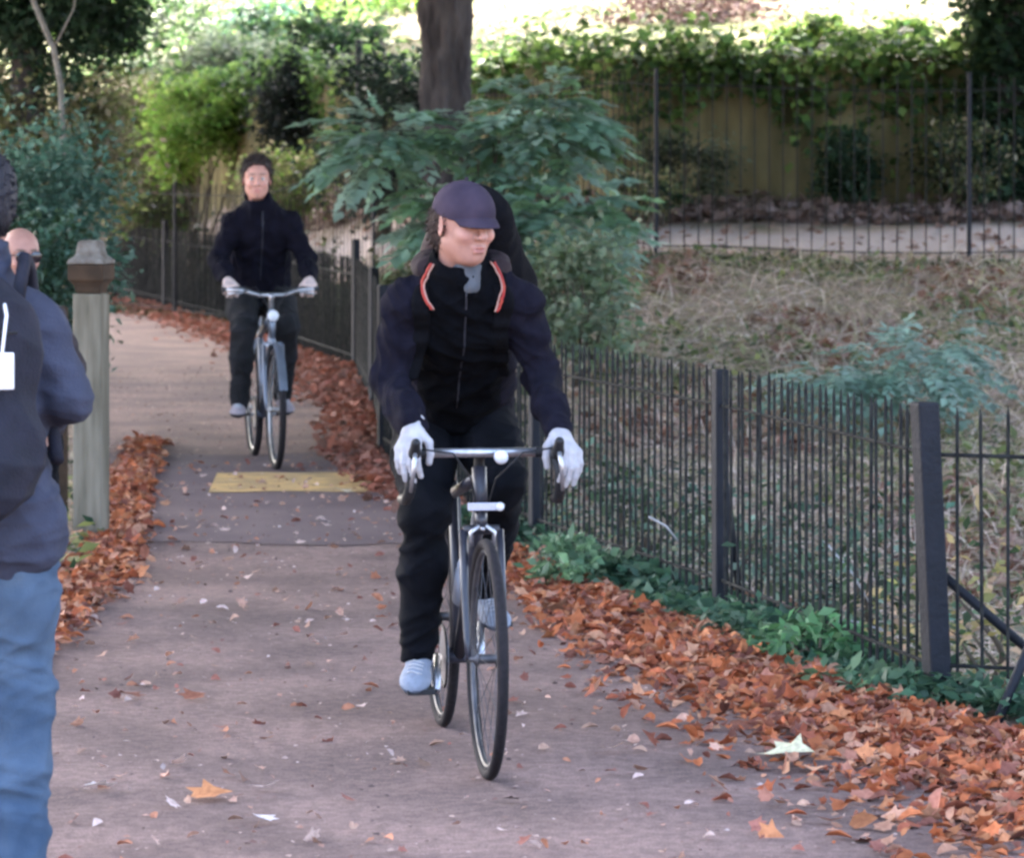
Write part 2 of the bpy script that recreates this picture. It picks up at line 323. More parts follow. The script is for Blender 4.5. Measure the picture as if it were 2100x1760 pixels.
# ------------------------------------------------------------------ SDF bodies
class Field:
    def __init__(s, lo, hi, h):
        s.lo = np.array(lo, float); s.h = h; s.n = np.ceil((np.array(hi, float) - s.lo) / h).astype(int) + 1
        s.a = np.full(s.n, .5, np.float32)
    def _win(s, lo, hi, m):
        i0 = np.maximum(0, np.floor((lo - m - s.lo) / s.h).astype(int)); i1 = np.minimum(s.n, np.ceil((hi + m - s.lo) / s.h).astype(int) + 1)
        if (i1 <= i0).any(): return None
        ax = [s.lo[k] + np.arange(i0[k], i1[k]) * s.h for k in range(3)]
        return tuple(slice(i0[k], i1[k]) for k in range(3)), ax[0][:, None, None], ax[1][None, :, None], ax[2][None, None, :]
    def _mix(s, sl, d, k, op):
        a = s.a[sl]
        if op == '+':
            if k > 0:
                h = np.clip(.5 + .5 * (a - d) / k, 0, 1); s.a[sl] = a * (1 - h) + d * h - k * h * (1 - h)
            else: s.a[sl] = np.minimum(a, d)
        else:
            h = np.clip(.5 - .5 * (a + d) / max(k, 1e-5), 0, 1); s.a[sl] = a * (1 - h) - d * h + k * h * (1 - h)
    def cap(s, a, b, ra, rb=None, k=.02, op='+'):
        rb = ra if rb is None else rb; a = np.array(a, float); b = np.array(b, float); R = max(ra, rb)
        w_ = s._win(np.minimum(a, b) - R, np.maximum(a, b) + R, k + 3 * s.h)
        if w_ is None: return s
        sl, X, Y, Z = w_; d = b - a; L2 = (d * d).sum() + 1e-9
        t = np.clip(((X - a[0]) * d[0] + (Y - a[1]) * d[1] + (Z - a[2]) * d[2]) / L2, 0, 1)
        D = np.sqrt((X - a[0] - t * d[0]) ** 2 + (Y - a[1] - t * d[1]) ** 2 + (Z - a[2] - t * d[2]) ** 2) - (ra + (rb - ra) * t)
        s._mix(sl, D.astype(np.float32), k, op); return s
    def chain(s, P, R, k=.02):
        for i in range(len(P) - 1): s.cap(P[i], P[i + 1], R[i], R[i + 1], k)
        return s
    def ell(s, c, r, M=None, k=.02, op='+'):
        c = np.array(c, float); r = np.array(r, float); M = np.eye(3) if M is None else np.array(M)   # columns of M = axes
        R = r.max(); w_ = s._win(c - R, c + R, k + 3 * s.h)
        if w_ is None: return s
        sl, X, Y, Z = w_; X = X - c[0]; Y = Y - c[1]; Z = Z - c[2]
        q = [(X * M[0, i] + Y * M[1, i] + Z * M[2, i]) for i in range(3)]
        k0 = np.sqrt(sum((q[i] / r[i]) ** 2 for i in range(3))); k1 = np.sqrt(sum((q[i] / r[i] ** 2) ** 2 for i in range(3))) + 1e-6
        D = k0 * (k0 - 1) / k1
        s._mix(sl, D.astype(np.float32), k, op); return s
    def half(s, p, nrm, k=.004):     # keep what lies behind the plane
        nrm = np.array(nrm, float); nrm /= np.linalg.norm(nrm)
        ax = [s.lo[i] + np.arange(s.n[i]) * s.h for i in range(3)]
        D = (ax[0][:, None, None] - p[0]) * nrm[0] + (ax[1][None, :, None] - p[1]) * nrm[1] + (ax[2][None, None, :] - p[2]) * nrm[2]
        s.a = np.maximum(s.a, D.astype(np.float32)); return s
    def mesh(s):
        a = s.a; neg = a < 0
        n = s.n - 1
        cnt = np.zeros(n, np.int8)
        for dx in (0, 1):
            for dy in (0, 1):
                for dz in (0, 1): cnt += neg[dx:dx + n[0], dy:dy + n[1], dz:dz + n[2]]
        act = (cnt > 0) & (cnt < 8); idx = np.argwhere(act); ID = np.full(n, -1, np.int64); ID[tuple(idx.T)] = np.arange(len(idx))
        acc = np.zeros((len(idx), 3)); c = np.zeros(len(idx))
        cor = [(x, y, z) for x in (0, 1) for y in (0, 1) for z in (0, 1)]
        for p in cor:
            for ax in range(3):
                if p[ax]: continue
                q = list(p); q[ax] = 1
                A = a[tuple((idx + p).T)]; B = a[tuple((idx + q).T)]; m = (A < 0) != (B < 0)
                t = np.where(m, A / np.where(m, A - B, 1), 0)
                pos = np.array(p, float)[None].repeat(len(idx), 0); pos[:, ax] += t
                acc += pos * m[:, None]; c += m
        V = s.lo + (idx + acc / c[:, None]) * s.h
        Fs = []
        for ax in range(3):
            u, v = [(1, 2), (2, 0), (0, 1)][ax]
            sl0 = [slice(None)] * 3; sl1 = [slice(None)] * 3; sl0[ax] = slice(0, n[ax]); sl1[ax] = slice(1, n[ax] + 1)
            m = neg[tuple(sl0)] != neg[tuple(sl1)]; e = np.argwhere(m)
            e = e[(e[:, u] > 0) & (e[:, v] > 0) & (e[:, u] < n[u]) & (e[:, v] < n[v])]
            du = np.zeros(3, int); du[u] = 1; dv = np.zeros(3, int); dv[v] = 1
            f = np.stack([ID[tuple(x.T)] for x in (e - du - dv, e - dv, e, e - du)], 1)
            fl = ~neg[tuple(e.T)]; f[fl] = f[fl][:, ::-1]; Fs.append(f)
        F = np.concatenate(Fs); F = F[(F >= 0).all(1)]
        return V, F
def normals(V, F):
    N = np.zeros_like(V); fn = np.cross(V[F[:, 2]] - V[F[:, 0]], V[F[:, 3]] - V[F[:, 1]])
    for i in range(4): np.add.at(N, F[:, i], fn)
    return N / (np.linalg.norm(N, axis=1, keepdims=True) + 1e-9)
def relax(V, F, it=1, lam=.5):
    for _ in range(it):
        S = np.zeros_like(V); c = np.zeros(len(V))
        for i in range(4):
            for j in ((i + 1) % 4, (i + 3) % 4): np.add.at(S, F[:, i], V[F[:, j]]); np.add.at(c, F[:, i], 1)
        V = V + lam * (S / np.maximum(c, 1)[:, None] - V)
    return V
def folds(V, F, amp, freq, seed=0, stretch=(1, 1, 1)):
    r = np.random.default_rng(seed); P = V * np.array(stretch); w1 = np.zeros(len(V)); tot = 0
    N = normals(V, F)
    warp = np.stack([np.sin(P @ r.normal(0, freq * .35, 3) + r.uniform(0, 6)) for _ in range(3)], 1) * .9 / freq * 3
    P = P + warp * .35
    for o in range(7):
        f = freq * r.uniform(.5, 1.7); d = r.standard_normal(3); d /= np.linalg.norm(d)
        x = np.sin(P @ d * f + r.uniform(0, 6)); w1 += (1 - np.abs(x)) ** 1.5 - .4; tot += 1
    w1 = (w1 - w1.mean()) / (w1.std() + 1e-6)
    return V + N * (np.clip(w1, -2.2, 2.2) * amp * .5)[:, None]
def jn(parts):
    V = np.concatenate([p[0] for p in parts]); F = []; o = 0
    for p in parts: F.append(p[1] + o); o += len(p[0])
    return V, np.concatenate(F)

def headframe(yaw, pitch, roll=0):   # local: x face, y left, z up
    return np.array(Matrix.Rotation(yaw, 3, 'Z') @ Matrix.Rotation(pitch, 3, 'Y') @ Matrix.Rotation(roll, 3, 'X'))
def head_mesh(H, M, h=.0035, mouth=.0, male=True):
    """head centred on the origin of its own frame, moved to H with axes M"""
    F = Field((-.13, -.11, -.20), (.15, .11, .15), h)
    F.ell((-.004, 0, .035), (.098, .077, .088), k=.0)
    F.ell((.03, 0, -.035), (.062, .060, .075), k=.03)
    F.ell((.052, 0, -.083), (.034, .032, .024), k=.025)        # chin
    F.ell((.0, 0, -.05), (.055, .066, .045), k=.02)            # jaw corners
    for s in (-1, 1):
        F.ell((.066, s * .036, -.018), (.026, .024, .022), k=.015)   # cheek
        F.cap((.080, s * .014, .036), (.066, s * .050, .034), .009, .007, .012)   # brow
        F.ell((.093, s * .031, .013), (.012, .017, .010), k=.006, op='-')
        F.ell((.000, s * .078, -.002), (.020, .006, .032), M=np.array(Matrix.Rotation(s * .35, 3, 'Z')), k=.005)
        F.ell((.006, s * .084, .000), (.010, .004, .018), k=.003, op='-')
    F.cap((.088, 0, .028), (.112, 0, -.018), .0075, .011, .005)  # nose
    for s in (-1, 1): F.ell((.098, s * .012, -.022), (.010, .008, .007), k=.006)
    F.cap((.088, -.019, -.051), (.088, .019, -.051), .0055, .0055, .006)
    F.cap((.096, -.008, -.049), (.096, .008, -.049), .0055, .0055, .006)
    F.cap((.091, -.013, -.062), (.091, .013, -.062), .007, .007, .006)
    F.ell((.104, 0, -.0555), (.012, .021, .0028 + mouth), k=.002, op='-')
    F.cap((-.02, 0, -.06), (-.042, 0, -.135), .049, .046, .03)
    V, Q = F.mesh(); V = relax(V, Q, 1, .4)
    # skin colours: lips, brows, cheeks; darker round the eyes
    col = np.ones((len(V), 3)) * np.array((.40, .205, .155))
    def dab(c, r, cc, w):
        nonlocal col
        d = np.sqrt((((V - np.array(c)) / np.array(r)) ** 2).sum(1)); t = (ss(1.5 - d) * w)[:, None]; col = col * (1 - t) + np.array(cc) * t
    dab((.096, 0, -.056), (.014, .022, .010), (.36, .14, .12), .8)
    for s in (-1, 1):
        dab((.083, s * .040, -.022), (.024, .020, .020), (.52, .25, .2), .55)
        dab((.088, s * .031, .040), (.02, .022, .005), (.07, .045, .03), .85)
        dab((.085, s * .031, .014), (.02, .016, .010), (.26, .13, .10), .7)
        dab((.0, s * .08, 0), (.03, .02, .04), (.50, .25, .2), .4)
    dab((.11, 0, -.015), (.015, .014, .014), (.50, .24, .19), .5)
    return V @ M.T + np.array(H), Q, col
def hand_field(F, wrist, knuck, palm_n, thumb_dir, curl, scale=1.0, rr=1.0, k=.006):
    """wrist -> knuckle line; palm_n points out of the palm (fingers curl that way)"""
    w_ = np.array(wrist, float); d = np.array(knuck, float) - w_; L = np.linalg.norm(d); d /= L
    pn = np.array(palm_n, float); pn -= d * (pn @ d); pn /= np.linalg.norm(pn)
    td = np.array(thumb_dir, float); td -= d * (td @ d) + pn * (td @ pn); td /= np.linalg.norm(td)
    F.cap(w_ - d * .03, w_ + d * .02, .027 * rr, .028 * rr, .015)
    for o, ln in ((.030, .0), (.010, .004), (-.010, .002), (-.028, -.006)):
        F.cap(w_ + d * .02 + td * o * .55, w_ + d * (L + ln) + td * o, .014 * rr, .0115 * rr, .012)
    seg = {.030: (.042, .026, .021), .010: (.046, .030, .022), -.010: (.043, .028, .021), -.028: (.034, .021, .018)}
    for j, (o, s3) in enumerate(seg.items()):
        p = w_ + d * (L + (.0, .004, .002, -.006)[j]) + td * o; ang = 0; r = .0098 * rr
        for q, s in enumerate(s3):
            ang += curl[q] + .05 * math.sin(j * 2 + q)
            dd = d * math.cos(ang) + pn * math.sin(ang) + td * (.10 * (1.5 - j) * .12)
            p2 = p + dd * s * scale; F.cap(p, p2, r, r * .92, .004 if q else k); p = p2; r *= .93
    b = w_ + d * .025 + td * .024
    t1 = b + (d * .55 + td * .62 + pn * .45) * .042; t2 = t1 + (d * .62 + td * .05 + pn * .75) * .034; t3 = t2 + (d * .55 - td * .25 + pn * .75) * .026
    F.cap(b, t1, .015 * rr, .0118 * rr, .010); F.cap(t1, t2, .0112 * rr, .0102 * rr, .004); F.cap(t2, t3, .0102 * rr, .0092 * rr, .004)
def shoe_field(F, ankle, toe, up, s=1.0):
    A = np.array(ankle, float); T = np.array(toe, float); U = np.array(up, float); d = T - A; d -= U * (d @ U); L = np.linalg.norm(d); d /= L
    lat = np.cross(U, d); M = np.stack([d, lat, U], 1)
    base = A - U * .085 * s
    F.ell(base + d * .005 + U * .035, (.060, .036, .042), M, k=.0)
    F.ell(base + d * (L * .50) + U * .028, (.080, .040, .034), M, k=.02)
    F.ell(base + d * (L - .045) + U * .024, (.062, .046, .027), M, k=.02)
    F.cap(base + d * .0 + U * .05, A + U * .02, .042, .048, .02)

skinm = mat('skin', (1, 1, 1), .55, (.9, .88, .88), 40, attr=True, spec=.35)
MATS['skin'].node_tree.nodes['Principled BSDF'].inputs['Subsurface Weight'].default_value = .0
eyem = mat('eye', (.05, .035, .025), .25, (.04, .03, .02), 10)
eyew = mat('eye_white', (.55, .52, .5), .3, (.5, .47, .45), 10)
def eyes(H, M, parent):
    for s in (-1, 1):
        c = np.array(H) + M @ np.array((.0765, s * .031, .013))
        b = MB(); b.lathe([(.0125 * math.sin(t), .0125 * math.cos(t)) for t in np.linspace(.03, 3.11, 9)], 14, c=c)
        o = b.build('eye', eyew, parent, True)
        b = MB(); c2 = c + M @ np.array((.0088, 0, 0)); b.lathe([(.0058 * math.sin(t), .0058 * math.cos(t)) for t in np.linspace(.03, 3.11, 7)], 12, c=c2)
        b.build('iris', eyem, o, True)

def spineframe(t):   # columns: side(y), normal, along
    t = np.array(t, float); t /= np.linalg.norm(t); sd_ = np.array((0, 1., 0)); sd_ = sd_ - t * (sd_ @ t); sd_ /= np.linalg.norm(sd_)
    return np.stack([sd_, np.cross(t, sd_), t], 1)
def lerp(a, b, t): return np.array(a) * (1 - t) + np.array(b) * t
def person(root, J, mats, ch=.006, gloves=False, fine=.0035, hem=None, extra=None, jacket_r=1.0, mouth=0, curl=(.5, .8, .6), loose=1.0, seed=1, handcol=(.60, .40, .33)):
    """J: joints in the root's own frame (x forward, y left, z up)"""
    pts = np.array([J[k] for k in ('hipR', 'hipL', 'kneeR', 'kneeL', 'ankR', 'ankL', 'shR', 'shL', 'elR', 'elL', 'wrR', 'wrL', 'head', 'toeR', 'toeL')])
    lo = pts.min(0) - .2; hi = pts.max(0) + .2
    pel = (np.array(J['hipR']) + J['hipL']) / 2; chest = (np.array(J['shR']) + J['shL']) / 2
    bend = np.array(J.get('belly', lerp(pel, chest, .45)))
    Mh = headframe(J['yaw'], J['pitch'], J.get('roll', 0)); H = np.array(J['head']); neckT = H + Mh @ np.array((-.03, 0, -.09)); neckB = chest + np.array(J.get('neckoff', (0, 0, .05)))
    # ---- body
    F = Field(lo, hi, ch)
    Mb = spineframe(chest - pel)
    F.ell(pel, (.145, .10, .12), Mb, k=0); F.ell(bend, (.125, .09, .13), Mb, k=.06)
    F.ell(lerp(bend, chest, .62), (.14, .09, .15), Mb, k=.05)
    for s in 'RL':
        F.chain([lerp(chest, J['sh' + s], .35), J['sh' + s], J['el' + s], J['wr' + s]], [.055, .040, .034, .025], .03)
        F.chain([J['hip' + s], J['knee' + s], J['ank' + s]], [.08, .052, .036], .04)
        F.cap(J['ank' + s] - J['up' + s] * .03, lerp(J['ank' + s], J['toe' + s], .45) - J['up' + s] * .045, .024, .016, .02)
    F.cap(neckB, neckT, .052, .050, .04)
    V, Q = F.mesh(); V = relax(V, Q, 2); col = np.ones((len(V), 3)) * np.array((.40, .205, .155))
    parts = [(V, Q)]; cols = [col]
    Vh, Qh, ch_ = head_mesh(H, Mh, fine, mouth); parts.append((Vh, Qh)); cols.append(ch_ * J.get('tone', 1))
    for s in 'RL':
        w_ = np.array(J['wr' + s]); kn = np.array(J['kn' + s])
        G = Field(np.minimum(w_, kn) - .15, np.maximum(w_, kn) + .15, .0028 if fine < .004 else .0034)
        hand_field(G, w_, kn, J['pn' + s], J['td' + s], J.get('curl', curl))
        V2, Q2 = G.mesh(); V2 = relax(V2, Q2, 1, .4)
        parts.append((V2, Q2)); cols.append(np.ones((len(V2), 3)) * np.array(handcol))
        if gloves:
            G = Field(np.minimum(w_, kn) - .15, np.maximum(w_, kn) + .15, .0028)
            hand_field(G, w_, kn, J['pn' + s], J['td' + s], J.get('curl', curl), rr=1.06)
            V2, Q2 = G.mesh(); V2 = relax(V2, Q2, 1, .4); fast_mesh('glove', V2, Q2, mats['glove'], root, True)
    V, Q = jn(parts)
    body = fast_mesh('person', V, Q, skinm, None, True, np.concatenate(cols)); body.parent = root
    body.name = 'body'
    # ---- trousers
    F = Field(lo, hi, ch); lr = loose
    F.ell(pel, (.165, .125, .13), Mb, k=0)
    F.ell(lerp(pel, bend, .5), (.15, .115, .12), Mb, k=.05)
    for s in 'RL':
        a = lerp(J['knee' + s], J['ank' + s], .45)
        F.chain([J['hip' + s], lerp(J['hip' + s], J['knee' + s], .5), J['knee' + s], a, lerp(J['knee' + s], J['ank' + s], 1.04)], [.098 * lr, .088 * lr, .070 * lr, .064 * lr, .056 * lr * J.get('hemr', 1)], .04)
    V, Q = F.mesh(); V = relax(V, Q, 1); V = folds(V, Q, .0075 * J.get('tfold', 1), 24, seed, (1, 1, 1.5)); fast_mesh('trousers', V, Q, mats['trousers'], root, True)
    # ---- jacket
    F = Field(lo, hi, ch); jr = jacket_r
    if hem is not None: F.ell(lerp(pel, bend, hem), (.175 * jr, .14 * jr, .13), Mb, k=0)
    F.ell(bend, (.168 * jr, .135 * jr, .18), Mb, k=.06); F.ell(lerp(bend, chest, .68), (.165 * jr, .130 * jr, .18), Mb, k=.06)
    for s in 'RL':
        e = np.array(J['el' + s]); w_ = np.array(J['wr' + s])
        F.chain([lerp(chest, J['sh' + s], .2) + np.array((0, 0, .01)), J['sh' + s]], [.080, .056], .05); F.cap(neckB + np.array((0, 0, .01)), lerp(neckB, J['sh' + s], .9), .062, .050, .07)
        if J.get('hipdrop'): F.cap(np.array(J['hip' + s]) - np.array((0, 0, J['hipdrop'])), lerp(J['hip' + s], bend, .8), .130 * jr, .11 * jr, .06)
        F.chain([J['sh' + s], lerp(J['sh' + s], e, .5), e, lerp(e, w_, .55), lerp(e, w_, .95)], [.056 * jr, .054 * jr, .051 * jr, .047 * jr, .039 * jr], .035)
    F.cap(neckB - np.array((0, 0, .02)), lerp(neckB, neckT, .95), .084, .070, .04)
    F.cap(lerp(neckB, neckT, .8), lerp(neckB, neckT, 1.5) + Mh @ np.array((.03, 0, 0)), .058, .075, .006, op='-')
    if J.get('vneck'): F.cap(lerp(neckB, neckT, .35) + np.array((.085, .0, .0)), lerp(neckB, neckT, 1.) + np.array((.09, .0, .02)), .022, .045, .01, op='-')
    V, Q = F.mesh(); V = relax(V, Q, 1); V = folds(V, Q, .010 * J.get('jfold', 1), 26, seed + 5, (1, 1, 1.5))
    J['_jk'] = (V, Q); jc = None
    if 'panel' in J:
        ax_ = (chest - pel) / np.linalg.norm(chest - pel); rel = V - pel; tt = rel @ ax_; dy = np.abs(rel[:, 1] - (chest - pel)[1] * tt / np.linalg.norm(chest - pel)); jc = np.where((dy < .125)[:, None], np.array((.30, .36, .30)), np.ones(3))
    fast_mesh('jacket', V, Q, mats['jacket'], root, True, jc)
    for s in 'RL':
        F = Field(np.minimum(J['ank' + s], J['toe' + s]) - .17, np.maximum(J['ank' + s], J['toe' + s]) + .17, .005)
        shoe_field(F, J['ank' + s], J['toe' + s], J['up' + s]); V, Q = F.mesh(); V = relax(V, Q, 1)
        up = np.array(J['up' + s]); hgt = V @ up - (np.array(J['ank' + s]) @ up - .085)
        from mathutils.bvhtree import BVHTree
        bvh = BVHTree.FromPolygons([tuple(v) for v in V], [tuple(int(q) for q in f) for f in Q]); lc = MB()
        dd = np.array(J['toe' + s]) - J['ank' + s]; dd = dd - up * (dd @ up); dd /= np.linalg.norm(dd); la = np.cross(up, dd)
        for q_ in range(4):
            pp = []
            for o_ in (-.022, -.008, .008, .022):
                st0 = np.array(J['ank' + s]) + dd * (.062 + .020 * q_ + .006 * (1 if o_ > 0 else 0)) + la * o_ + up * .1; ht = bvh.ray_cast(Vector(st0), Vector(-up))
                if ht[0] is not None: pp.append(np.array(ht[0]) + up * .002)
            if len(pp) > 2: lc.tube(pp, .0028, 5)
        col = np.where((hgt < .022)[:, None], np.array(mats['sole']), np.array(mats['upper'])); so_ = fast_mesh('shoe', V, Q, mats['shoe'], root, True, col)
        if lc.v: lc.build('laces', mats['lace'], so_, True)
    if not J.get('noeyes'): eyes(H, Mh, root)
    return H, Mh, chest, pel, bend
def cap_part(root, H, M, m, parts=None):
    F = Field((-.15, -.13, -.03), (.22, .13, .17), .0035)
    F.ell((-.006, 0, .038), (.109, .085, .091), k=0); F.half((0, 0, .026), (-.12, 0, -1))
    F.ell((-.006, 0, .026), (.101, .079, .090), k=.002, op='-')
    V, Q = F.mesh(); V = relax(V, Q, 2); V = V @ M.T + H; o = fast_mesh('cap', V, Q, m, root, True)
    # brim: a thin curved bill
    Vb = []; n1, n2 = 12, 9
    for s in (.0, -.004):
        for i in range(n1):
            a = -1.05 + 2.1 * i / (n1 - 1)
            for j in range(n2):
                t = j / (n2 - 1); r0 = .088; ex = .052 * math.cos(a * .95) ** .6 * t
                x = r0 * math.cos(a) * 1.12 + ex - .004; y = .084 * math.sin(a) * (1 - .10 * t); z = .041 - .16 * x * t * 1.0 - 1.7 * y * y * (1 + t) + s
                Vb.append((x, y, z))
    N = n1 * n2; Fb = []
    for i in range(n1 - 1):
        for j in range(n2 - 1):
            a = i * n2 + j; Fb.append([a, a + n2, a + n2 + 1, a + 1]); Fb.append([N + a, N + a + 1, N + a + n2 + 1, N + a + n2])
    rim = [j for j in range(n2)] + [i * n2 + n2 - 1 for i in range(1, n1)] + [(n1 - 1) * n2 + j for j in range(n2 - 2, -1, -1)]
    for a, b in zip(rim, rim[1:]): Fb.append([a, b, b + N, a + N])
    fast_mesh('brim', np.array(Vb) @ M.T + H, np.array(Fb), m, o, True)
    b = MB(); b.lathe([(.006, 0), (.006, .003), (.003, .006)], 10, c=(-.006, 0, .132)); 
    fast_mesh('button', np.array(b.v) @ M.T + H, b.f, m, o, True)
    return o
def hair_part(root, H, M, m, top=True, beard=False, back=.0, seed=3, thick=1.0, long=0, shag=.024):
    F = Field((-.17, -.13, -.14 - long), (.14, .13, .18), .004)
    F.ell((-.012, 0, .050), (.104 * thick, .086 * thick, .094 * thick), k=0); F.ell((-.045, 0, -.01 - long * .4), (.07, .078, .075 + long), k=.03)
    F.ell((.108, 0, -.028), (.102, .14, .132), k=.006, op='-')       # clear the face
    for s in (-1, 1): F.ell((.02, s * .09, -.03), (.035, .03, .045), k=.01, op='-')
    if not top: F.half((0, 0, .045), (-.1, 0, 1))
    V, Q = F.mesh(); V = relax(V, Q, 1); V = folds(V, Q, .0035, 90, seed, (1, 1, .4))
    N = normals(V, Q); r2 = np.random.default_rng(seed); sel = r2.choice(len(V), 1500); sel = sel[N[sel, 0] < .75]; k = len(sel)
    d = N[sel] * .45 + r2.normal(0, .28, (k, 3)) + np.array((-.15, 0, -.35)) + np.stack([np.zeros(k), np.zeros(k), .5 * (V[sel, 2] > .08)], 1); d /= np.linalg.norm(d, axis=1, keepdims=True)
    sd_ = np.cross(d, N[sel]); sd_ /= np.linalg.norm(sd_, axis=1, keepdims=True) + 1e-6; L = (shag * r2.uniform(.5, 1.2, k))[:, None]; p = V[sel] - N[sel] * .003
    SV = np.stack([p - sd_ * .0035, p + sd_ * .0035, p + d * L + sd_ * .0008 - np.array((0, 0, 1.)) * L * .15, p + d * L - sd_ * .0008 - np.array((0, 0, 1.)) * L * .15], 1).reshape(-1, 3)
    V, Q = jn([(V, Q), (SV, np.arange(4 * k).reshape(k, 4))])
    o = fast_mesh('hair', V @ M.T + H, Q, m, root, True)
    return o

# ------------------------------------------------------------------ bicycle (x forward, y left, z up; origin under the bottom bracket)
def bicycle(e, P, mf, mdark, mtyre, mrim, mchain, road=True):
    ra, fa, bb = P['rear'], P['front'], P['bb']; Rw = P['R']; st, htt, htb = P['seat_top'], P['head_top'], P['head_bot']
    b = MB(); r1 = P.get('tube', .017)
    b.tube([bb, st], .0155); b.tube([(htt[0], 0, htt[2]), (htb[0], 0, htb[2])], .021)
    if P.get('step'): b.tube([lerp(bb, st, .55), lerp(htt, htb, .35)], r1)
    else: b.tube([lerp(bb, st, .93), lerp(htt, htb, .2)], r1 * .95)
    b.tube([bb, lerp(htt, htb, .8)], r1 * 1.15)
    for s in (-1, 1):
        b.tube([(bb[0] - .03, s * .02, bb[2]), (ra[0], s * .062, ra[2])], .009); b.tube([(st[0], s * .016, st[2] - .05), (ra[0], s * .062, ra[2])], .008)
    b.tube([(bb[0], -.036, bb[2]), (bb[0], .036, bb[2])], .021)
    b.build('frame', mf, e, True)
    cr = P['crown']; b = MB(); b.tube([htb, (cr[0], 0, cr[2])], .018); b.tube([(cr[0], -.052, cr[2] - .005), (cr[0], .052, cr[2] - .005)], .014)
    for s in (-1, 1): b.tube([(cr[0], s * .052, cr[2] - .005), (lerp(cr, fa, .5)[0] - .012, s * .054, lerp(cr, fa, .5)[2]), (lerp(cr, fa, .85)[0] - .010, s * .053, lerp(cr, fa, .85)[2]), (fa[0], s * .052, fa[2])], [.013, .012, .010, .008])
    b.build('fork', P.get('forkm', mf), e, True)
    for ax, nm in ((ra, 'wheel'), (fa, 'wheel')):
        wr = empty('wheel', (ax[0], 0, ax[2])); wr.parent = e
        MB().ring((0, 0, 0), Rw - P['tw'], P['tw'], 64, 10).build('tyre', mtyre, wr, True)
        b = MB(); b.ring((0, 0, 0), Rw - P['tw'] * 2 - .004, .0085, 64, 8); b.build('rim', mrim, wr, True)
        b = MB()
        for i in range(28):
            a = 2 * math.pi * i / 28; s = 1 if i % 2 else -1; a2 = a + (.35 if i % 4 < 2 else -.35)
            b.tube([(.02 * math.cos(a2), s * .028, .02 * math.sin(a2)), ((Rw - P['tw'] * 2 - .01) * math.cos(a), 0, (Rw - P['tw'] * 2 - .01) * math.sin(a))], .0012, 4)
        b.build('spokes', mrim, wr)
        b = MB(); b.lathe([(.008, -.052), (.008, -.04), (.024, -.03), (.024, -.026), (.014, -.022), (.014, .022), (.024, .026), (.024, .03), (.008, .04), (.008, .052)], 16, Matrix.Rotation(R_(90), 3, 'X')); b.build('hub', mrim, wr, True)
    # crank set
    a = P['crank']; c = MB(); c.lathe([(.088, -.0475), (.092, -.046), (.092, -.044), (.088, -.0425)], 40, Matrix.Rotation(R_(90), 3, 'X'), (bb[0], -.09, bb[2])); 
    c.build('chainring', mchain, e)
    for s, aa in ((-1, a), (1, a + math.pi)):
        tip = (bb[0] + .17 * math.cos(aa), s * .085, bb[2] + .17 * math.sin(aa)); MB().tube([(bb[0], s * .065, bb[2]), tip], [.014, .010]).build('crank', mchain, e, True)
        p = MB(); p.box((tip[0], s * .135, tip[2]), (.075, .085, .016)); p.tube([(tip[0], s * .085, tip[2]), (tip[0], s * .18, tip[2])], .007); p.build('pedal', mdark, e, bevel=.003)
    ch = MB(); cy = -.0475
    loop = []
    for t in np.linspace(-1.45, 1.45, 14): loop.append((bb[0] + .09 * math.cos(t), cy, bb[2] + .09 * math.sin(t)))
    for t in np.linspace(1.6, 4.6, 10): loop.append((ra[0] + .038 * math.cos(t), cy, ra[2] + .038 * math.sin(t)))
    ch.tube(loop, .004, 6, close=True); ch.build('chain', mdark, e, True)
    MB().lathe([(.036, -.012), (.03, .012)], 20, Matrix.Rotation(R_(90), 3, 'X'), (ra[0], -.047, ra[2])).build('sprocket', mchain, e, True)
    # saddle and seat post
    sp = P['saddle']; MB().tube([lerp(bb, st, .96), (sp[0], 0, sp[2] - .05)], .0135).build('seat_post', mchain, e, True)
    F = Field((sp[0] - .18, -.1, sp[2] - .08), (sp[0] + .2, .1, sp[2] + .05), .006)
    F.ell((sp[0] - .06, 0, sp[2] - .02), (.09, .075, .03)); F.cap((sp[0] - .02, 0, sp[2] - .02), (sp[0] + .15, 0, sp[2] - .025), .032, .019, .04)
    V, Q = F.mesh(); fast_mesh('saddle', relax(V, Q, 2), Q, mdark, e, True)
    hb = P['bar']
    b = MB(); b.tube([lerp(htb, htt, .9), (htt[0] - .006, 0, hb[2] - .03), (htt[0] + .02, 0, hb[2] - .005), (hb[0], 0, hb[2])], [.016, .015, .016, .018]); b.build('stem', P.get('stemm', mchain), e, True)
